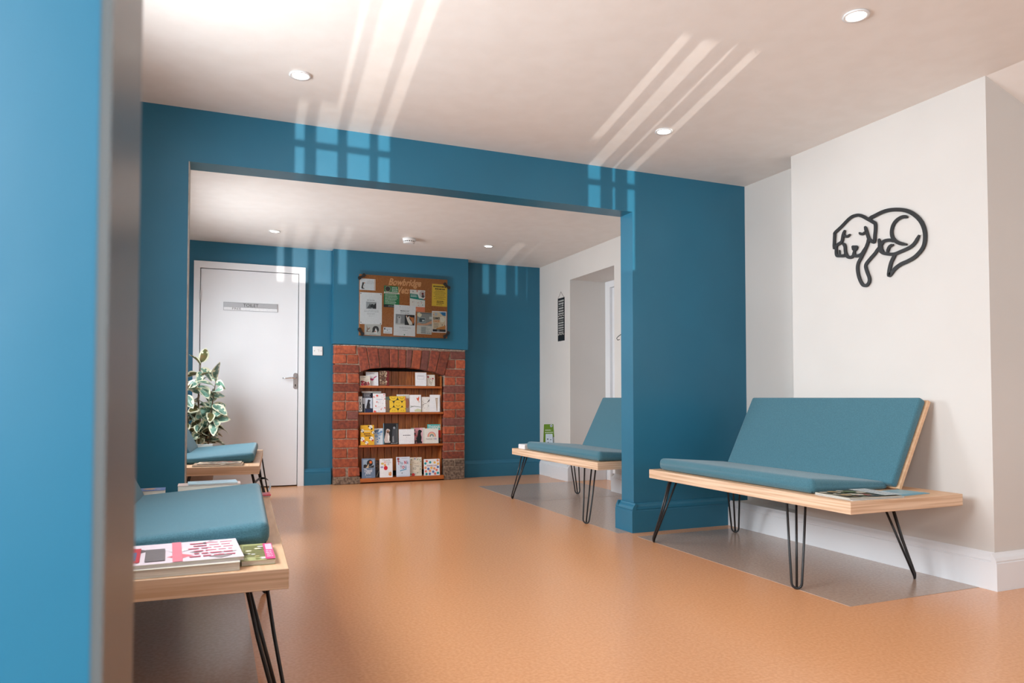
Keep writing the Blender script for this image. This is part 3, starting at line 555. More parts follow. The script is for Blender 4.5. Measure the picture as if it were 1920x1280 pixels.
card('bird', 'white card with a magenta hummingbird at the left end of the top shelf', W_, a_bird)
card('flower1', 'cream card crowded with red flowers, front of the top shelf corner', (232, 226, 212), a_flower1)
card('brown', 'small brown patterned card with dark red edge on the top shelf', (120, 84, 66), a_brown)
card('framed', 'plain white card with a thin grey box drawn near its top', W_, a_framed)
card('redflower', 'small cream card with dark red blossoms, rightmost on the top shelf', (236, 230, 216), a_redfl)
def flat(key, label, col, name='booklet', d=.10):
    x0, x1, z0, z1, y = CARDS[key]; return x0, x1, z0, z1, y
b = nb(); box(b, 0, 0, 0, .25, .09, .0016); box(b, .02, .005, .0017, .20, .085, .0030, 1)
tag(link('leaflet', mesh_of('leaflet', b, [ink((216, 208, 196)), ink((60, 54, 52))]), None, (1.60, 6.935, .9402)), 'thin leaflets lying flat in the middle of the top shelf', 'leaflet')
card('book', 'tall navy leaflet with white lettering behind the dog booklet', (34, 38, 56), a_book, 'leaflet', 'leaflet', back=False, lean=2)
card('calm', 'narrow white leaflet reading CALMEX up its edge', (228, 226, 222), a_calm, 'leaflet', 'leaflet', tilt=0, back=False, lean=3)
card('silh', 'booklet with a black sitting dog silhouette over a navy foot', (206, 214, 226), a_silh, 'booklet', 'booklet', back=False)
b = nb(); box(b, 0, 0, 0, .188, .06, .014); box(b, .1, -.0005, .002, .185, 0, .012, 1)
tag(link('leaflet_pad', mesh_of('leaflet_pad', b, [ink((234, 232, 226)), ink((196, 198, 190))]), None, (1.330, 6.985, .870)), 'white pad of leaflets lying across the tops of the navy leaflet and confetti card', 'leaflets')
card('confetti', 'tall white card speckled with confetti and coral flowers', W_, a_conf)
card('kraft', 'half hidden brown card with pale green top behind the confetti card', (206, 190, 166), a_kraft)
card('peach', 'white card with a peach shape, half hidden behind the yellow smiling balloons', (242, 234, 226), a_peach)
card('smiley', 'square card of yellow smiling balloons on black', (236, 190, 40), a_smile)
card('fox', 'white card with an orange fox leaping over a landscape', W_, a_fox)
card('cat', 'white card with a loose ink sketch of a cat', (244, 240, 234), a_cat)
card('blank', 'plain white card at the right end of the second shelf, behind another', (232, 234, 236), None)
card('vee', 'white card with a narrow tan wedge shape', W_, a_vee)
card('puppies', 'yellow card scattered with cartoon puppies', (238, 180, 40), a_pup)
card('blue', 'white card with a pale blue watercolour wash', (232, 240, 246), a_blue)
card('dogs', 'tall black photo card of two sitting dogs', (20, 20, 24), a_dogs)
card('white', 'square white card with one line of small grey lettering', W_, a_white)
card('lab', 'pink photo card with a black labrador, behind the rainbow card', (150, 180, 160), a_lab)
card('rainbow', 'cream card with a pastel rainbow above THANK YOU', (238, 234, 226), a_rain)
card('teal', 'tall teal and red card reading THANK at the right end of the third shelf', (90, 196, 190), a_teal)
card('duck', 'grey blue card with a dark bird photo and Thank you in white script', (110, 128, 152), a_duck)
card('dark', 'narrow dark photo card tucked behind the grey blue bird card', (70, 56, 48), a_dark)
card('balloon', 'white Thank you card with balloons, a red one largest, and a small cat', W_, a_ball)
card('letters', 'pale blue card with Thank You in odd red and blue letters', (216, 226, 240), a_lett)
card('floral', 'cream card bordered with garden flowers on the bottom shelf', (232, 226, 208), a_flor)
card('dots', 'white card of coloured spots reading THANK YOU', W_, a_dots)

# ------------------------------------------------------------------ notice board
x0, x1, z0, z1 = NOTES['cork']; YB = KY - .006
NBD = thing('notice_board', 'cork notice board under clear acrylic with black bows on its corners', 'notice board', (x0, YB, z0))
b = nb(); box(b, 0, -.008, 0, x1 - x0, -.001, z1 - z0); part('cork_panel', b, CORK, NBD)
g0, g1, g2, g3 = NOTES['glass']
b = nb(); box(b, g0 - x0, -.0200, g2 - z0, g1 - x0, -.0175, g3 - z0); part('clear_cover', b, ACRYL, NBD)
for (u, v, r) in ((.022, .565, 35), (.872, .525, -40), (.015, .035, -55), (.872, .035, 48)):
    b = nb()
    for s in (-1, 1):
        q = [(0, .006), (s * .022, .016), (s * .032, .010), (s * .034, -.008), (s * .02, -.013), (0, -.006)]
        prism(b, q if s > 0 else q[::-1], -.030, -.0205)
    prism(b, [(-.007, -.008), (.007, -.008), (.007, .008), (-.007, .008)], -.034, -.0205)
    for v_ in b.verts: v_.co.x *= 1.25; v_.co.z *= 1.25
    bevel(b, .0015, 1)
    part('bow', b, BLACK, NBD, (u, 0, v), (0, -math.radians(r), 0))
def wood_text(key, s, shear):
    a, c, d, e_ = NOTES[key]; vs, fs, asp = text_geo(s, .03, shear); b = nb(); H = e_ - d
    q = [b.verts.new((a - x0 + u * (c - a), -.0082, d - z0 + v * H)) for u, v in vs]
    for f in fs:
        try: b.faces.new([q[i] for i in f])
        except ValueError: pass
    r = bmesh.ops.extrude_face_region(b, geom=b.faces[:])
    for v in r['geom']:
        if isinstance(v, bmesh.types.BMVert): v.co.y -= .004
    part('lettering', b, mat('pale_wood_letters', (240, 180, 124), 0.6, noise=(60, (206, 138, 84), .5, 3, ONE)), NBD, label='pale wooden script letters reading %s' % s)
wood_text('title', 'Bowbridge', .35); wood_text('vets', 'Vets', .35)
def notice(key, label, base, art, tilt=0, cat='notice', layer=0):
    a, c, d, e_ = NOTES[key]; P = Print(c - a, e_ - d, base, t=.0006)
    art(P); tag(link('notice', P.mesh('notice'), None, (a, YB - .0092 - layer * .0022, d), (0, math.radians(tilt), 0)), label, cat, 'notices pinned on the cork board')
G_ = (120, 120, 124)
def n1(P): P.dog(.12, .10, .58, DK, (240, 240, 240)); P.lines(.42, .92, .55, .85, 3, (190, 190, 194), .3); P.rect(.93, .0, .96, 1, (226, 170, 130)); P.disc(.3, .62, .05, (206, 160, 140), n=8)
def n2(P):
    P.lines(.32, .68, .74, .78, 1, G_, 0); P.rect(.28, .48, .74, .71, (176, 178, 182)); P.poly([(.32, .5), (.46, .66), (.52, .5)], (90, 90, 94)); P.disc(.56, .58, .09, (44, 44, 48), n=10); P.poly([(.58, .5), (.74, .5), (.74, .68), (.66, .64)], (30, 30, 34)); P.lines(.16, .88, .38, .45, 2, (186, 186, 190)); P.lines(.28, .72, .30, .36, 2, (186, 186, 190)); P.lines(.4, .6, .24, .27, 1, (186, 186, 190), 0)
    for u, v in ((.95, .96), (.05, .05), (.94, .03), (.04, .96)): P.disc(u, v, .022, DK, n=10)
def n3(P): P.rect(0, 0, 1, .12, (34, 38, 40)); P.rect(0, .64, 1, .72, (236, 234, 220)); P.arc(.24, .86, .16, .18, 0, 360, (200, 170, 150)); P.disc(.24, .86, .155, (40, 48, 40), n=18); P.lines(.5, .88, .74, .97, 3, (220, 236, 220), .15, .5); P.lines(.06, .92, .655, .705, 1, (90, 110, 90), 0, .5); P.lines(.08, .92, .14, .62, 7, (226, 240, 226), .3, .4, False); P.lines(.25, .85, .02, .10, 2, (170, 176, 176))
def n4(P): P.rect(0, 0, 1, .22, (238, 136, 96)); P.poly([(0, .82), (.5, .80), (.6, .62), (1, .60), (1, .54), (.5, .56), (0, .60)], (24, 140, 128)); P.disc(.84, .82, .26, (246, 246, 246), n=24); P.disc(.84, .82, .23, (206, 196, 190), n=24); P.disc(.84, .84, .08, (130, 44, 44), n=10); P.disc(.86, .72, .1, (80, 66, 66), n=10); P.poly([(.8, .55), (1, .58), (1, .66), (.9, .58)], (232, 96, 70)); P.rect(.44, .9, .5, 1, (232, 120, 90)); P.lines(.06, .54, .66, .78, 2, (232, 244, 240), .2, .45, False); P.blobs(10, [(236, 140, 100), (30, 140, 130), (90, 90, 96)], (.015, .035), (.1, .28, .9, .52)); P.lines(.1, .5, .06, .16, 2, (250, 214, 190)); P.disc(.2, .92, .05, (170, 176, 180), n=8)
def n5(P): P.lines(.08, .94, .84, .94, 1, (70, 54, 20), 0, .6); P.lines(.2, .88, .74, .82, 1, (50, 40, 20), 0, .7); P.lines(.1, .92, .30, .72, 8, (110, 86, 30), .4, .3); P.lines(.3, .8, .12, .26, 2, (70, 54, 20), .2, .5); P.lines(.3, .7, .04, .1, 1, (110, 86, 30), 0)
def n6(P):
    P.text('MISSING CAT', .30, .79, .70, .835, (44, 44, 50), bold=.02); P.lines(.3, .72, .73, .76, 1, G_, 0, .5); P.rect(.08, .36, .5, .70, (150, 150, 152)); P.rect(.5, .36, .96, .70, (30, 24, 24))
    P.disc(.25, .58, .09, (196, 196, 198), n=10); P.poly([(.18, .36), (.3, .36), (.32, .56), (.2, .56)], (206, 206, 208)); P.poly([(.08, .4), (.5, .4), (.5, .36), (.08, .36)], (204, 202, 200)); P.disc(.25, .6, .03, (60, 60, 64), n=8)
    P.poly([(.54, .68), (.62, .60), (.7, .66), (.72, .56), (.84, .46), (.86, .38), (.72, .37), (.62, .50)], (240, 232, 224)); P.poly([(.7, .66), (.78, .62), (.92, .62), (.95, .5), (.9, .40), (.80, .52)], (206, 120, 60)); P.poly([(.56, .66), (.62, .60), (.60, .68)], (220, 140, 90))
    P.lines(.22, .84, .24, .30, 2, (170, 170, 174)); P.lines(.42, .64, .17, .20, 1, (170, 170, 174), 0); P.disc(.5, .04, .03, (40, 150, 110), n=8); P.disc(.28, .95, .015, G_, n=8)
def n7(P): P.rect(0, .40, 1, 1, (150, 150, 146)); P.disc(.16, .88, .15, (232, 224, 196), n=16); P.rect(.12, .52, .56, .76, (176, 186, 188)); P.rect(.15, .55, .53, .73, (70, 80, 86)); P.rect(.34, .58, .50, .66, (206, 210, 210)); P.poly([(0, .42), (.1, .52), (.35, .46), (.6, .50), (1, .64), (1, .5), (.7, .42), (.3, .40), (0, .40)], (222, 160, 126)); P.rect(.82, .7, 1, .82, (210, 214, 210)); P.rect(.2, .94, .96, .97, (90, 94, 96)); P.rect(0, .0, 1, .36, (214, 212, 206)); P.rect(.28, .06, .60, .34, (176, 178, 176)); P.lines(.32, .92, .10, .34, 4, (130, 134, 136), .4, .3, False); P.lines(.3, .98, .03, .07, 1, (60, 60, 64), 0, .6)
def n8(P):
    P.rect(.05, .04, .95, .96, (226, 206, 176)); P.poly([(.5, .96), (.95, .96), (.95, .78), (.75, .80)], (40, 120, 176)); P.poly([(.5, .96), (.62, .86), (.66, .96)], (120, 180, 214)); P.disc(.7, .62, .2, (240, 232, 214), n=14); P.poly([(.3, .2), (.95, .34), (.95, .16), (.3, .14)], (214, 140, 70)); P.rect(.05, .04, .95, .15, (40, 36, 40)); P.rect(.34, .04, .52, .14, (120, 120, 124)); P.disc(.28, .85, .1, (190, 196, 206), n=12)
    P.text('SUMMER', .09, .60, .56, .72, (44, 40, 46), bold=.03); P.text('CONCERT', .09, .47, .56, .58, (214, 120, 50), bold=.03); P.lines(.14, .5, .20, .44, 4, (110, 90, 80), .3, .35, False); P.blobs(6, [(40, 38, 44)], (.015, .03), (.6, .2, .9, .5)); P.disc(.11, .83, .03, (226, 120, 80), n=8)
def n9(P): P.poly([(.12, .9), (.2, .62), (.34, .74), (.3, .5), (.36, .3), (.1, .28), (.14, .5)], (150, 128, 116)); P.poly([(.2, .4), (.3, .56), (.3, .3)], (238, 234, 230)); P.disc(.68, .55, .2, (30, 28, 30), rv=.33, n=16); P.poly([(.58, .2), (.68, .7), (.78, .4), (.76, .15)], (240, 238, 236)); P.disc(.66, .36, .05, (206, 140, 130), n=8); P.poly([(.44, .25), (.5, .5), (.56, .3)], (24, 22, 24)); P.lines(.3, .7, .04, .12, 1, G_, 0)
def n10(P): P.rect(.08, .6, .22, .88, (60, 66, 84)); P.lines(.28, .8, .62, .78, 1, (130, 150, 180), 0); P.disc(.45, .5, .05, (44, 44, 60), n=8); P.lines(.1, .8, .14, .3, 1, G_)
Wp = (240, 239, 242)
notice('n1', 'small white notice with a black and white dog, top left corner of the cork board', (232, 234, 238), n1)
notice('n2', 'white sheet with a small grey dog photo, held by black pins', Wp, n2)
notice('n3', 'green and black poster of white bulleted lines', (30, 128, 74), n3, 1)
notice('n4', 'white poster with teal swoosh, orange foot and round dog picture', (240, 236, 232), n4, .6)
notice('n5', 'plain yellow sheet of dark lettering at the right of the board', (240, 200, 60), n5, 1)
notice('n6', 'white MISSING CAT sheet with two cat photos', Wp, n6, 1, layer=1)
notice('n7', 'poster photo of hands at a table with a grey text panel', (206, 204, 198), n7, 1)
notice('n8', 'SUMMER CONCERT poster, tan and blue with white margin', Wp, n8, 0, layer=1)
notice('n9', 'grey card of two dog heads at the foot of the board', (206, 204, 200), n9, 1)
notice('n10', 'tiny white business card low on the cork board', Wp, n10, .5)

# ------------------------------------------------------------------ benches
def leg_mesh():
    """hairpin leg of three rods around one bend; top plate centred on the origin, foot below and outwards along +x+y"""
    bm = nb(); H = .352; foot = V(.066, .066, -H)
    tops = [V(-.027, .027, 0), V(.027, -.027, 0), V(-.026, -.026, 0)]
    d = V(1, -1, 0).normalized()
    fr = .0052
    def path(t, s):
        f = foot + d * (.021 * s)
        return [t, t.lerp(f, .5) + V(0, 0, -.0), f + V(0, 0, .030)]
    a = path(tops[0], -1); b = path(tops[1], 1)
    bend = [foot + d * (.021 * math.cos(t)) + V(0, 0, .030 - .0245 * math.sin(t)) for t in [math.pi - math.pi * i / 8 for i in range(9)]]
    tube(bm, a[:-1] + bend + b[:-1][::-1], fr, 8)
    tube(bm, [tops[2], foot + V(0, 0, .012)], fr, 8)
    return mesh_of('leg', bm, BLACKM)
LEGM = leg_mesh()
PLM = nb(); prism(PLM, [(-.034, -.034), (.029, -.034), (.029, -.022), (-.022, .029), (-.034, .029)], -.003, 0)
for v in PLM.verts: v.co = V(v.co.x, v.co.z, v.co.y)
PLM = mesh_of('mounting_plate', PLM, BLACKM)
def rbox(x0, y0, z0, x1, y1, z1, w=.02, seg=4, cuts=0):
    bm = nb(); box(bm, x0, y0, z0, x1, y1, z1)
    bmesh.ops.bevel(bm, geom=bm.edges[:], offset=w, segments=seg, profile=.6, affect='EDGES', clamp_overlap=True)
    for f in bm.faces: f.smooth = True
    return bm
def bench(label, loc, rz, s, cy0, cy1, by0, by1, L_=1.44, Wd=.66, near=.256, fx0=-.036):
    """near front corner of the top at loc; s=+1: back towards +x, s=-1: back towards -x"""
    t = thing('waiting_bench', label, 'bench', (loc[0], loc[1], 0), (0, 0, rz), 'benches around the waiting room')
    TZ, TH = .405, .050
    b = nb(); box(b, min(0, s * Wd), 0, TZ - TH, max(0, s * Wd), L_, TZ); bevel(b, .0015, 1); finish(b)
    for f in b.faces: f.material_index = 0 if abs(f.normal.z) > .9 else 1
    part('bench_top', b, [PLY, PLYE], t)
    # wedge shaped seat cushion, thicker at the front edge
    D0, D1 = .035, .50
    b = rbox(D0, cy0, TZ + .0005, D1, cy1, TZ + .0605, .030, 5)
    for v in b.verts:
        u = (v.co.x - D0) / (D1 - D0); h = (v.co.z - TZ) / .06
        v.co.z = TZ + h * (.068 - .034 * u) + (.008 * math.sin(math.pi * min(1, max(0, (v.co.y - cy0) / (cy1 - cy0)))) if h > .5 else 0)
        v.co.x *= s
    if s < 0: bmesh.ops.reverse_faces(b, faces=b.faces[:])
    part('seat_cushion', b, FABRIC, t)
    for yy, sg in ((cy0, -1), (cy1, 1)):
        b = nb(); tube(b, [(s * (D0 + .012), yy + sg * -.012, TZ + .004), (s * (D0 + .010), yy + sg * -.010, TZ + .030), (s * (D0 + .022), yy - sg * .016, TZ + .052), (s * (D0 + .04), yy - sg * .03, TZ + .0655)], .0022, 6)
        part('corner_seam', b, mat('dark_seam', (34, 70, 84), .8, noise=(60, (28, 60, 74), .5, 2, ONE)), t)
    # backrest: ply board with a padded face, leaning back
    A = V(.505, 0, TZ + .010); B = V(.705, 0, .812); ln = (B - A).length; ang = math.atan2(B.x - A.x, B.z - A.z)
    def lean(bm):
        for v in bm.verts:
            p = v.co.copy(); x = A.x + p.x * math.cos(ang) + p.z * math.sin(ang); z = A.z - p.x * math.sin(ang) + p.z * math.cos(ang)
            v.co = V(s * x, p.y, z)
    b = rbox(-.045, by0 + .008, 0.0, .0, by1 - .008, ln - .004, .016, 4); lean(b)
    if s < 0: bmesh.ops.reverse_faces(b, faces=b.faces[:])
    part('backrest_cushion', b, FABRIC, t)
    b = nb(); box(b, .0005, by0, -.002, .0185, by1, ln); bevel(b, .001, 1); lean(b); part('backrest_board', b, PLY, t)
    for ix, iy in ((0, 0), (0, 1), (1, 0), (1, 1)):
        fx = (fx0 if ix == 0 else Wd - .07); fy = (near if ix == 0 else near - .07) if iy == 0 else L_ - .10 + (.06 if ix else 0)
        lx = s * (fx + (.066 if ix == 0 else -.066)); lyy = fy + (.066 if iy == 0 else -.066)
        o = link('leg', LEGM, t, (lx, lyy, TZ - TH - .0035)); sx = (-1 if ix == 0 else 1) * s; sy = -1 if iy == 0 else 1
        # mirrored legs are turned rather than scaled
        rot = {(1, 1): 0, (-1, 1): R90, (-1, -1): math.pi, (1, -1): -R90}[(sx, sy)]
        o.rotation_euler = (0, 0, rot)
        p = link('mounting_plate', PLM, o, (0, 0, .0033))
    return t
bench('teal wooden bench under the dog outline, right of the blue wall end', (2.362, 2.145), 0, 1, .235, 1.395, .19, 1.33)
bench('teal wooden bench in the rear room, half behind the blue wall end', (2.295, 4.075), 0, 1, .045, 1.225, .0, 1.10, near=.09)
bench('nearest teal bench with magazines on its front end, beside the grey jamb', (.177, 1.853), -math.radians(2.0), -1, .30, 1.32, .30, 1.32, 1.46, near=.20, fx0=.012)
bench('teal bench in the rear room in front of the toilet door and plant', (.266, 4.68), -math.radians(4.3), -1, .22, 1.34, .74, 1.34)

# ------------------------------------------------------------------ magazines and papers
def magazine(label, x, y, z, w, d, h, rz, base, art, group=None, cat='magazine', name='magazine', tilt=(0, 0)):
    t = thing(name, label, cat, (x, y, z), (tilt[0], tilt[1], rz), group)
    b = nb(); box(b, 0.002, 0.002, .0005, w - .001, d - .002, h); part('pages', b, PAPERE, t)
    P = Print(w, d, base, t=.0004)
    art(P); me = P.mesh('cover'); o = link('cover', me, t, (0, 0, h + .0004), (-R90, 0, 0))
    b = nb(); box(b, 0, 0, 0, w, d, .0005); part('back_cover', b, ink(base), t)
    return t
def m_pink(P): P.blobs(10, [(150, 138, 138), (110, 96, 98), (226, 120, 130), (190, 50, 70), (240, 236, 238)], (.05, .12), (0, 0, 1, 1), 4); P.rect(.42, 0, .5, 1, (232, 130, 144)); P.rect(.72, .3, .96, .9, (236, 222, 228)); P.lines(.55, .98, .1, .9, 6, (196, 90, 110)); P.rect(.02, .1, .16, .8, (190, 60, 70)); P.rect(.05, .2, .13, .6, (90, 110, 150)); P.rect(.2, .1, .36, .7, (120, 110, 110))
def m_green(P): P.rect(.1, .2, .9, .9, (120, 118, 70)); P.blobs(16, [(150, 150, 90), (90, 84, 60), (240, 226, 190), (206, 186, 120), (214, 210, 206)], (.05, .12), (0, 0, 1, 1), 6); P.rect(.72, .0, 1, .95, (226, 70, 130)); P.rect(.78, .55, .98, .9, (210, 190, 206)); P.lines(.76, .96, .1, .5, 4, (250, 220, 232))
def m_photo(P): P.blobs(50, [(96, 110, 60), (60, 66, 40), (170, 140, 90), (206, 196, 176), (130, 60, 44), (40, 40, 30)], (.04, .1), (0, 0, .7, 1), 6); P.rect(.66, 0, 1, 1, (206, 210, 210)); P.lines(.68, .98, .1, .9, 10, (140, 150, 150))
def m_bluec(P): P.rect(0, 0, 1, .2, (110, 170, 190)); P.lines(.1, .9, .3, .9, 8, (176, 190, 196)); P.rect(.5, .3, .95, .8, (150, 186, 196))
def m_box(P): P.rect(.1, .1, .9, .9, (130, 152, 200)); P.rect(.1, .62, .3, .86, (236, 238, 244)); P.disc(.66, .6, .14, (214, 160, 110), n=12); P.blobs(5, [(226, 190, 150), (190, 120, 80)], (.03, .06), (.5, .4, .9, .8)); P.lines(.2, .9, .12, .3, 2, (60, 70, 110))
def m_plain(P): P.lines(.1, .9, .2, .9, 6, (190, 196, 206))
def m_news(P): P.blobs(22, [(160, 96, 80), (206, 190, 170), (120, 104, 90), (90, 80, 74), (226, 214, 200)], (.05, .12), (0, 0, 1, 1), 4); P.lines(.1, .9, .1, .9, 7, (110, 96, 84))
ZT = .4056
magazine('magazine with green garden photo cover on top of the pile, right bench', 2.392, 2.175, ZT + .0045, .275, .200, .005, math.radians(-4), (150, 146, 130), m_photo, 'magazines on the right bench')
magazine('white magazine lying directly below the green garden one on the right bench', 2.398, 2.168, ZT, .285, .205, .003, math.radians(-2), (236, 236, 238), m_plain, 'magazines on the right bench')
magazine('pale blue leaflet lying beside the magazines towards the wall, right bench', 2.695, 2.185, ZT, .20, .15, .002, math.radians(5), (150, 190, 204), m_bluec, 'magazines on the right bench', 'leaflet', 'leaflet')
magazine('pink and white magazine on top of the nearest bench pile', -.20, 1.885, ZT + .020, .275, .250, .008, math.radians(3), (232, 214, 220), m_pink, 'magazines on the nearest bench')
magazine('cream magazine under the pink one on the nearest bench', -.215, 1.872, ZT, .280, .25, .0192, math.radians(1), (214, 208, 196), m_plain, 'magazines on the nearest bench')
magazine('olive magazine with a bright pink corner on the nearest bench', 0.068, 1.915, ZT, .082, .215, .012, math.radians(-1), (176, 176, 120), m_green, 'magazines on the nearest bench')
magazine('blue boxed booklet at the far left end of the nearest bench', -.345, 3.222, ZT, .17, .10, .045, math.radians(2), (120, 140, 192), m_box, None, 'booklet', 'booklet')
magazine('pale blue magazine at the far end of the nearest bench, behind the cushion', -.09, 3.218, ZT + .062, .19, .11, .003, math.radians(3), (186, 216, 230), m_plain, 'papers at the far end of the nearest bench')
magazine('stack of pink edged papers under the pale blue magazine', -.13, 3.214, ZT, .24, .10, .060, math.radians(0), (232, 208, 200), m_plain, 'papers at the far end of the nearest bench', 'papers', 'paper_stack')
# rolled leaflet with red edge and a chrome nut
t = thing('rolled_leaflet', 'rolled white leaflet with a red edge by the far right corner of the nearest bench', 'leaflet', (.198, 3.255, ZT))
b = nb(); n = 14
for i in range(n):
    a0 = math.radians(-40 + 290 * i / n); a1 = math.radians(-40 + 290 * (i + 1) / n); r = .032
    q = [b.verts.new((r * math.cos(a), y_, .044 + r * math.sin(a))) for a in (a0, a1) for y_ in (-.05, .03)]
    f = b.faces.new((q[0], q[1], q[3], q[2])); f.smooth = True
r_ = bmesh.ops.solidify(b, geom=b.faces[:], thickness=.0015)
part('sheet', b, ink((240, 238, 240)), t)
b = nb(); box(b, -.045, -.055, .006, .032, .03, .010); part('red_band', b, ink((196, 50, 70)), t)
b = nb(); box(b, -.045, -.05, 0, .030, .028, .005); part('base_leaf', b, ink((232, 226, 228)), t)
# bench in the rear room, left
magazine('brown newspaper folded at the near end of the bench by the toilet door', -.115, 4.735, ZT, .285, .17, .010, -math.radians(5), (176, 140, 110), m_news, 'papers on the bench by the toilet door', 'newspaper', 'newspaper')
magazine('thin red and cream magazine on the brown newspaper', -.09, 4.765, ZT + .0112, .25, .15, .004, -math.radians(6), (206, 180, 156), m_news, 'papers on the bench by the toilet door')
magazine('white magazine behind the cushion of the bench by the toilet door', -.24, 6.045, ZT + .0, .24, .065, .055, -math.radians(4.3), (240, 240, 240), m_plain, 'papers on the bench by the toilet door')
# rear right bench
t = thing('leaflet_box', 'small white box at the far end of the rear right bench', 'box', (2.33, 5.33, ZT))
b = nb(); box(b, 0, 0, 0, .16, .13, .034); bevel(b, .002, 1); part('box_body', b, ink((236, 232, 232)), t); b = nb(); box(b, .004, .004, .0342, .156, .126, .0372); part('lid', b, ink((228, 224, 224)), t)
magazine('black covered magazine lying beside the white box in the rear room', 2.51, 5.315, ZT, .21, .16, .030, math.radians(4), (30, 30, 34), m_plain, 'papers on the rear right bench')
magazine('open newspaper with dark print against the rear right backrest', 2.80, 5.19, ZT, .14, .24, .012, math.radians(0), (206, 196, 186), m_news, 'papers on the rear right bench', 'newspaper', 'newspaper')
# standing leaflets
def stand(label, x, y, w, h, base, art, rz=0, lean=8):
    P = Print(w, h, base, t=.001); art(P); r = box(P.bm, 0, .0015, 0, w, .0025, h * .96)
    for v in r: v.co.y += (h - v.co.z) * .22
    tag(link('leaflet', P.mesh('leaflet'), None, (x, y, ZT), (-math.radians(lean), 0, rz)), label, 'leaflet', 'standing leaflets on the rear right bench')
def l_green(P): P.disc(.76, .93, .14, (240, 244, 240), n=16); P.disc(.76, .93, .07, (150, 170, 190), n=10); P.lines(.08, .7, .70, .78, 1, (236, 244, 220), 0, .5); P.lines(.06, .92, .60, .68, 1, (236, 244, 220), 0, .5)
def l_white(P): P.rect(.05, .05, .6, .2, (60, 70, 110)); P.lines(.1, .6, .07, .18, 2, (220, 226, 240)); P.disc(.25, .62, .1, (60, 62, 90), n=8); P.disc(.7, .58, .08, (50, 60, 96), n=8); P.disc(.3, .38, .09, (60, 62, 90), n=8)
stand('tall green standing leaflet with a white round badge, rear right bench', 2.585, 5.478, .088, .195, (128, 166, 50), l_green)
stand('short white leaflet with navy marks in front of the green one', 2.575, 5.440, .060, .115, (232, 238, 246), l_white, -.15)
stand('small black edged leaflet propped right of the white one', 2.632, 5.436, .022, .088, (50, 50, 56), lambda P: P.rect(.5, 0, 1, 1, (232, 232, 226)))

# ------------------------------------------------------------------ dog outline on the wall
DGM = nb()
def smooth(pts, n=5):
    out = []
    for i in range(len(pts) - 1):
        p0 = Vector(pts[max(i - 1, 0)]); p1 = Vector(pts[i]); p2 = Vector(pts[i + 1]); p3 = Vector(pts[min(i + 2, len(pts) - 1)])
        for k in range(n):
            t = k / n; out.append(.5 * ((2 * p1) + (p2 - p0) * t + (2 * p0 - 5 * p1 + 4 * p2 - p3) * t * t + (3 * p1 - p0 - 3 * p2 + p3) * t ** 3))
    out.append(Vector(pts[-1])); return out
def ribbon(bm, pts, w, x0, x1, taper=0):
    pts = smooth(pts); n = len(pts); L4 = []
    for i, p in enumerate(pts):
        d = (pts[min(i + 1, n - 1)] - pts[max(i - 1, 0)]).normalized(); nrm = Vector((-d.y, d.x))
        e = min(i, n - 1 - i) / 3.0; ww = w * (min(1, .45 + .55 * e) if taper else 1)
        a, b = p + nrm * ww / 2, p - nrm * ww / 2
        L4.append([bm.verts.new((x, q.x, q.y)) for x, q in ((x0, a), (x0, b), (x1, b), (x1, a))])
    for A, B in zip(L4, L4[1:]):
        for k in range(4): bm.faces.new((A[k], A[(k + 1) % 4], B[(k + 1) % 4], B[k]))
    bm.faces.new(L4[0]); bm.faces.new(L4[-1][::-1])
DO = V(3.104, 2.62, 1.58); DW = .0165
for i, (k, pts) in enumerate(DOG.items()):
    q = [(y - DO.y, z - DO.z) for y, z in pts]; off = .00012 * i
    if k == 'NOSE':
        a = [DGM.verts.new((-.006 - off, *p)) for p in q]; b = [DGM.verts.new((.000, *p)) for p in q]
        DGM.faces.new(a); DGM.faces.new(b[::-1])
        for j in range(len(q)): DGM.faces.new((a[j], b[j], b[(j + 1) % len(q)], a[(j + 1) % len(q)]))
    else: ribbon(DGM, q, DW * {'B': 1.12, 'F': .9, 'I2': .55, 'J': .75, 'J2': .75}.get(k, 1), -.006 - off, .000, 1)
tag(link('dog_wall_art', mesh_of('dog_wall_art', DGM, BLACK), None, DO), 'black cut-out line drawing of a curled sleeping dog on the white wall', 'wall art')

# black hanging banner and wire hook on the rear right wall
t = thing('hanging_banner', 'narrow black banner of white lettering hung by a string in the rear room', 'banner', (3.2645, 6.615, 1.400))
P = Print(.155, .440, (26, 24, 24), t=.004)
def banner(P):
    v = .955
    for h, k in ((.05, 1), (.05, 1), (.035, 0), (.05, 1), (.05, 1), (.045, 1), (.04, 2), (.045, 1), (.04, 0), (.045, 1), (.045, 1), (.045, 1), (.04, 1), (.04, 1), (.03, 2)):
        if k == 2:
            for i in range(5): P.disc(.14 + i * .18, v - h / 2 + (.01 if i % 2 else 0), .05, (226, 222, 214), n=6)
        else: P.lines(.1, .9, v - h, v, 1, (190, 186, 180) if k else (140, 136, 130), .12, .72)
        v -= h + .012
    P.dog(.70, .80, .05, (236, 236, 230))
banner(P); o = link('banner_panel', P.mesh('banner_panel'), t, (0, 0, 0), (0, 0, -R90))
b = nb(); tube(b, [(-.003, -.01, .440), (-.004, -.0775, .500)], .0012, 6); tube(b, [(-.003, -.145, .440), (-.004, -.0775, .500)], .0012, 6); part('string', b, ROPE, t)
b = nb(); lathe(b, [(.003, -.008), (.003, .001)], (0, 0, 0), 8); 
for v in b.verts: v.co = V(v.co.z, v.co.y - .0775, v.co.x + .500)
part('nail', b, STEEL, t)
b = nb(); tube(b, [(0, 0, .03), (-.02, -.0, .028), (-.045, .004, .01), (-.058, .006, -.005), (-.05, .006, -.02), (-.03, .004, -.016)], .003, 8); lathe(b, [(.012, -.003), (.012, .0)], (0, 0, 0), 12)
for v in b.verts: pass
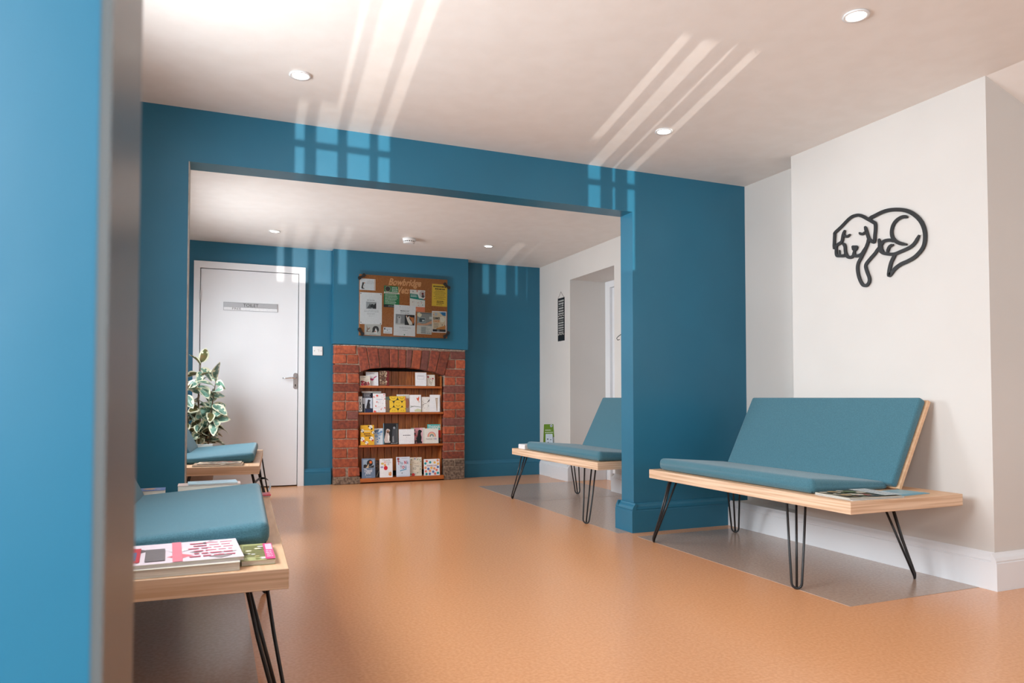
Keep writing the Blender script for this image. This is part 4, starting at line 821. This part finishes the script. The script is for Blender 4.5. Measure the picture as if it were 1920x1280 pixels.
tag(link('coat_hook', mesh_of('coat_hook', b, BLACKM), None, (3.263, 5.345, 1.34)), 'small black wire hook on the white wall by the blue wall end', 'hook')

# ------------------------------------------------------------------ ceiling fittings
LB = nb(); lathe(LB, [(.045, -.001), (.047, -.006), (.036, -.007), (.033, .0)], n=32, cap=False); LBM = mesh_of('bezel', LB, PLASTIC)
LG = nb(); lathe(LG, [(.033, -.0035), (.0329, -.001)], n=32); LGM = mesh_of('lamp', LG, DOWNL)
for (x, y), lab in zip(((.335, 3.214), (2.173, 1.918), (2.185, 3.158), (.465, 6.353), (2.351, 6.217)),
    ('round recessed ceiling light near the left end of the front room', 'round recessed ceiling light highest in view, above the dog wall', 'round recessed ceiling light before the right end of the blue beam', 'round recessed ceiling light above the toilet door', 'round recessed ceiling light right of the smoke alarm')):
    t = thing('ceiling_light', lab, 'ceiling light', (x, y, ZC), (0, 0, 0), 'recessed ceiling lights')
    link('bezel', LBM, t); link('lamp', LGM, t)
    l = bpy.data.lights.new('downlight', 'SPOT'); l.energy = 5; l.color = (1, .80, .58); l.spot_size = math.radians(110); l.spot_blend = .8; l.shadow_soft_size = .03
    o = bpy.data.objects.new('downlight', l); COL.objects.link(o); o.location = (x, y, ZC - .012)
t = thing('smoke_alarm', 'round white smoke alarm on the rear room ceiling', 'smoke alarm', (1.589, 6.195, ZC))
b = nb(); lathe(b, [(.056, 0), (.056, -.024), (.050, -.026)], n=32); part('alarm_base', b, PLASTIC, t)
b = nb(); lathe(b, [(.046, -.026), (.046, -.034)], n=32); part('vent_band', b, GAP, t)
for i in range(16):
    a = 2 * math.pi * i / 16; b = nb(); box(b, .045, -.003, -.0341, .0495, .003, -.0259); part('rib', b, PLASTIC, t, rot=(0, 0, a))
b = nb(); lathe(b, [(.051, -.034), (.050, -.040), (.034, -.045), (.0, -.046)][:3], n=32); part('alarm_cover', b, PLASTIC, t)

# ------------------------------------------------------------------ plant
PX, PY = -.10, 6.62
t = thing('potted_plant', 'leafy variegated rubber plant in a grey planter beside the toilet door', 'plant', (PX, PY, 0))
b = nb(); lathe(b, [(.085, 0), (.13, .30), (.138, .30), (.138, .33), (.125, .33), (.120, .28)], n=28); part('planter', b, GREYPOT, t)
b = nb(); lathe(b, [(.118, .282), (.001, .287)], n=24); part('soil', b, SOIL, t)
def leaf_mesh(w, l, curl, droop, cream, seed):
    """leaf from the origin along +x with a folded midrib; cream margin of uneven width"""
    rr = random.Random(seed); bm = nb(); NX, NY = 9, 6; g = []
    for i in range(NX + 1):
        u = i / NX; hw = w / 2 * (math.sin(math.pi * min(1, u ** .85)) ** .75 if 0 < u < 1 else 0.02)
        row = []
        for j in range(NY + 1):
            v = -1 + 2 * j / NY; x = l * u; y = hw * v
            z = abs(v) * hw * curl - droop * l * u * u + .002 * math.sin(9 * u + 3 * v)
            row.append(bm.verts.new((x, y, z)))
        g.append(row)
    for i in range(NX):
        for j in range(NY):
            f = bm.faces.new((g[i][j], g[i + 1][j], g[i + 1][j + 1], g[i][j + 1])); f.smooth = True
            e = min(j, NY - 1 - j); f.material_index = 1 if (e == 0 or i in (NX - 1,) or (e == 1 and rr.random() < cream)) else 0
    return bm
LM = []
for i in range(6):
    LM.append((mesh_of('leaf', leaf_mesh(.072 + .006 * (i % 3), .125 + .012 * (i % 2), .15 + .1 * (i % 3), .12 + .1 * (i % 4), .35, i), [LEAFG, LEAFC])))
for i in range(3):
    LM.append((mesh_of('leaf', leaf_mesh(.066, .120, .25, .35, .15, 20 + i), [LEAFO, LEAFC])))
rnd = random.Random(11)
stems = [[(0, 0, .28), (.01, -.02, .55), (-.02, -.01, .80), (0, .0, 1.12)], [(.02, .02, .28), (.05, -.03, .5), (.09, -.04, .75), (.12, -.05, .98)], [(-.03, 0, .28), (-.09, -.02, .55), (-.12, -.03, .9)], [(.02, -.02, .28), (.06, -.05, .42), (.10, -.06, .58), (.125, -.07, .66)]]
for sI, st in enumerate(stems):
    b = nb(); tube(b, st, .005, 7, radii=[.008, .007, .005, .003][:len(st)]); part('stem', b, STEM, t)
    n = (32, 26, 20, 16)[sI]
    for i in range(n):
        u = .22 + .78 * i / (n - 1); f = u * (len(st) - 1); k = min(int(f), len(st) - 2); p = Vector(st[k]).lerp(Vector(st[k + 1]), f - k)
        az = i * 2.4 + sI + rnd.uniform(-.4, .4); el = rnd.uniform(-.75, .75) if u < .95 else 1.1
        me = LM[rnd.randrange(6)] if rnd.random() < .68 else LM[6 + rnd.randrange(3)]
        o = link('leaf', me, t, p); s_ = rnd.uniform(.9, 1.25)
        o.scale = (s_, s_, s_); o.rotation_euler = (rnd.uniform(-1.1, 1.1), -el, az)
    if sI == 0:
        pass

# floor mark: small scuff specks by the right bench are left to the lino pattern
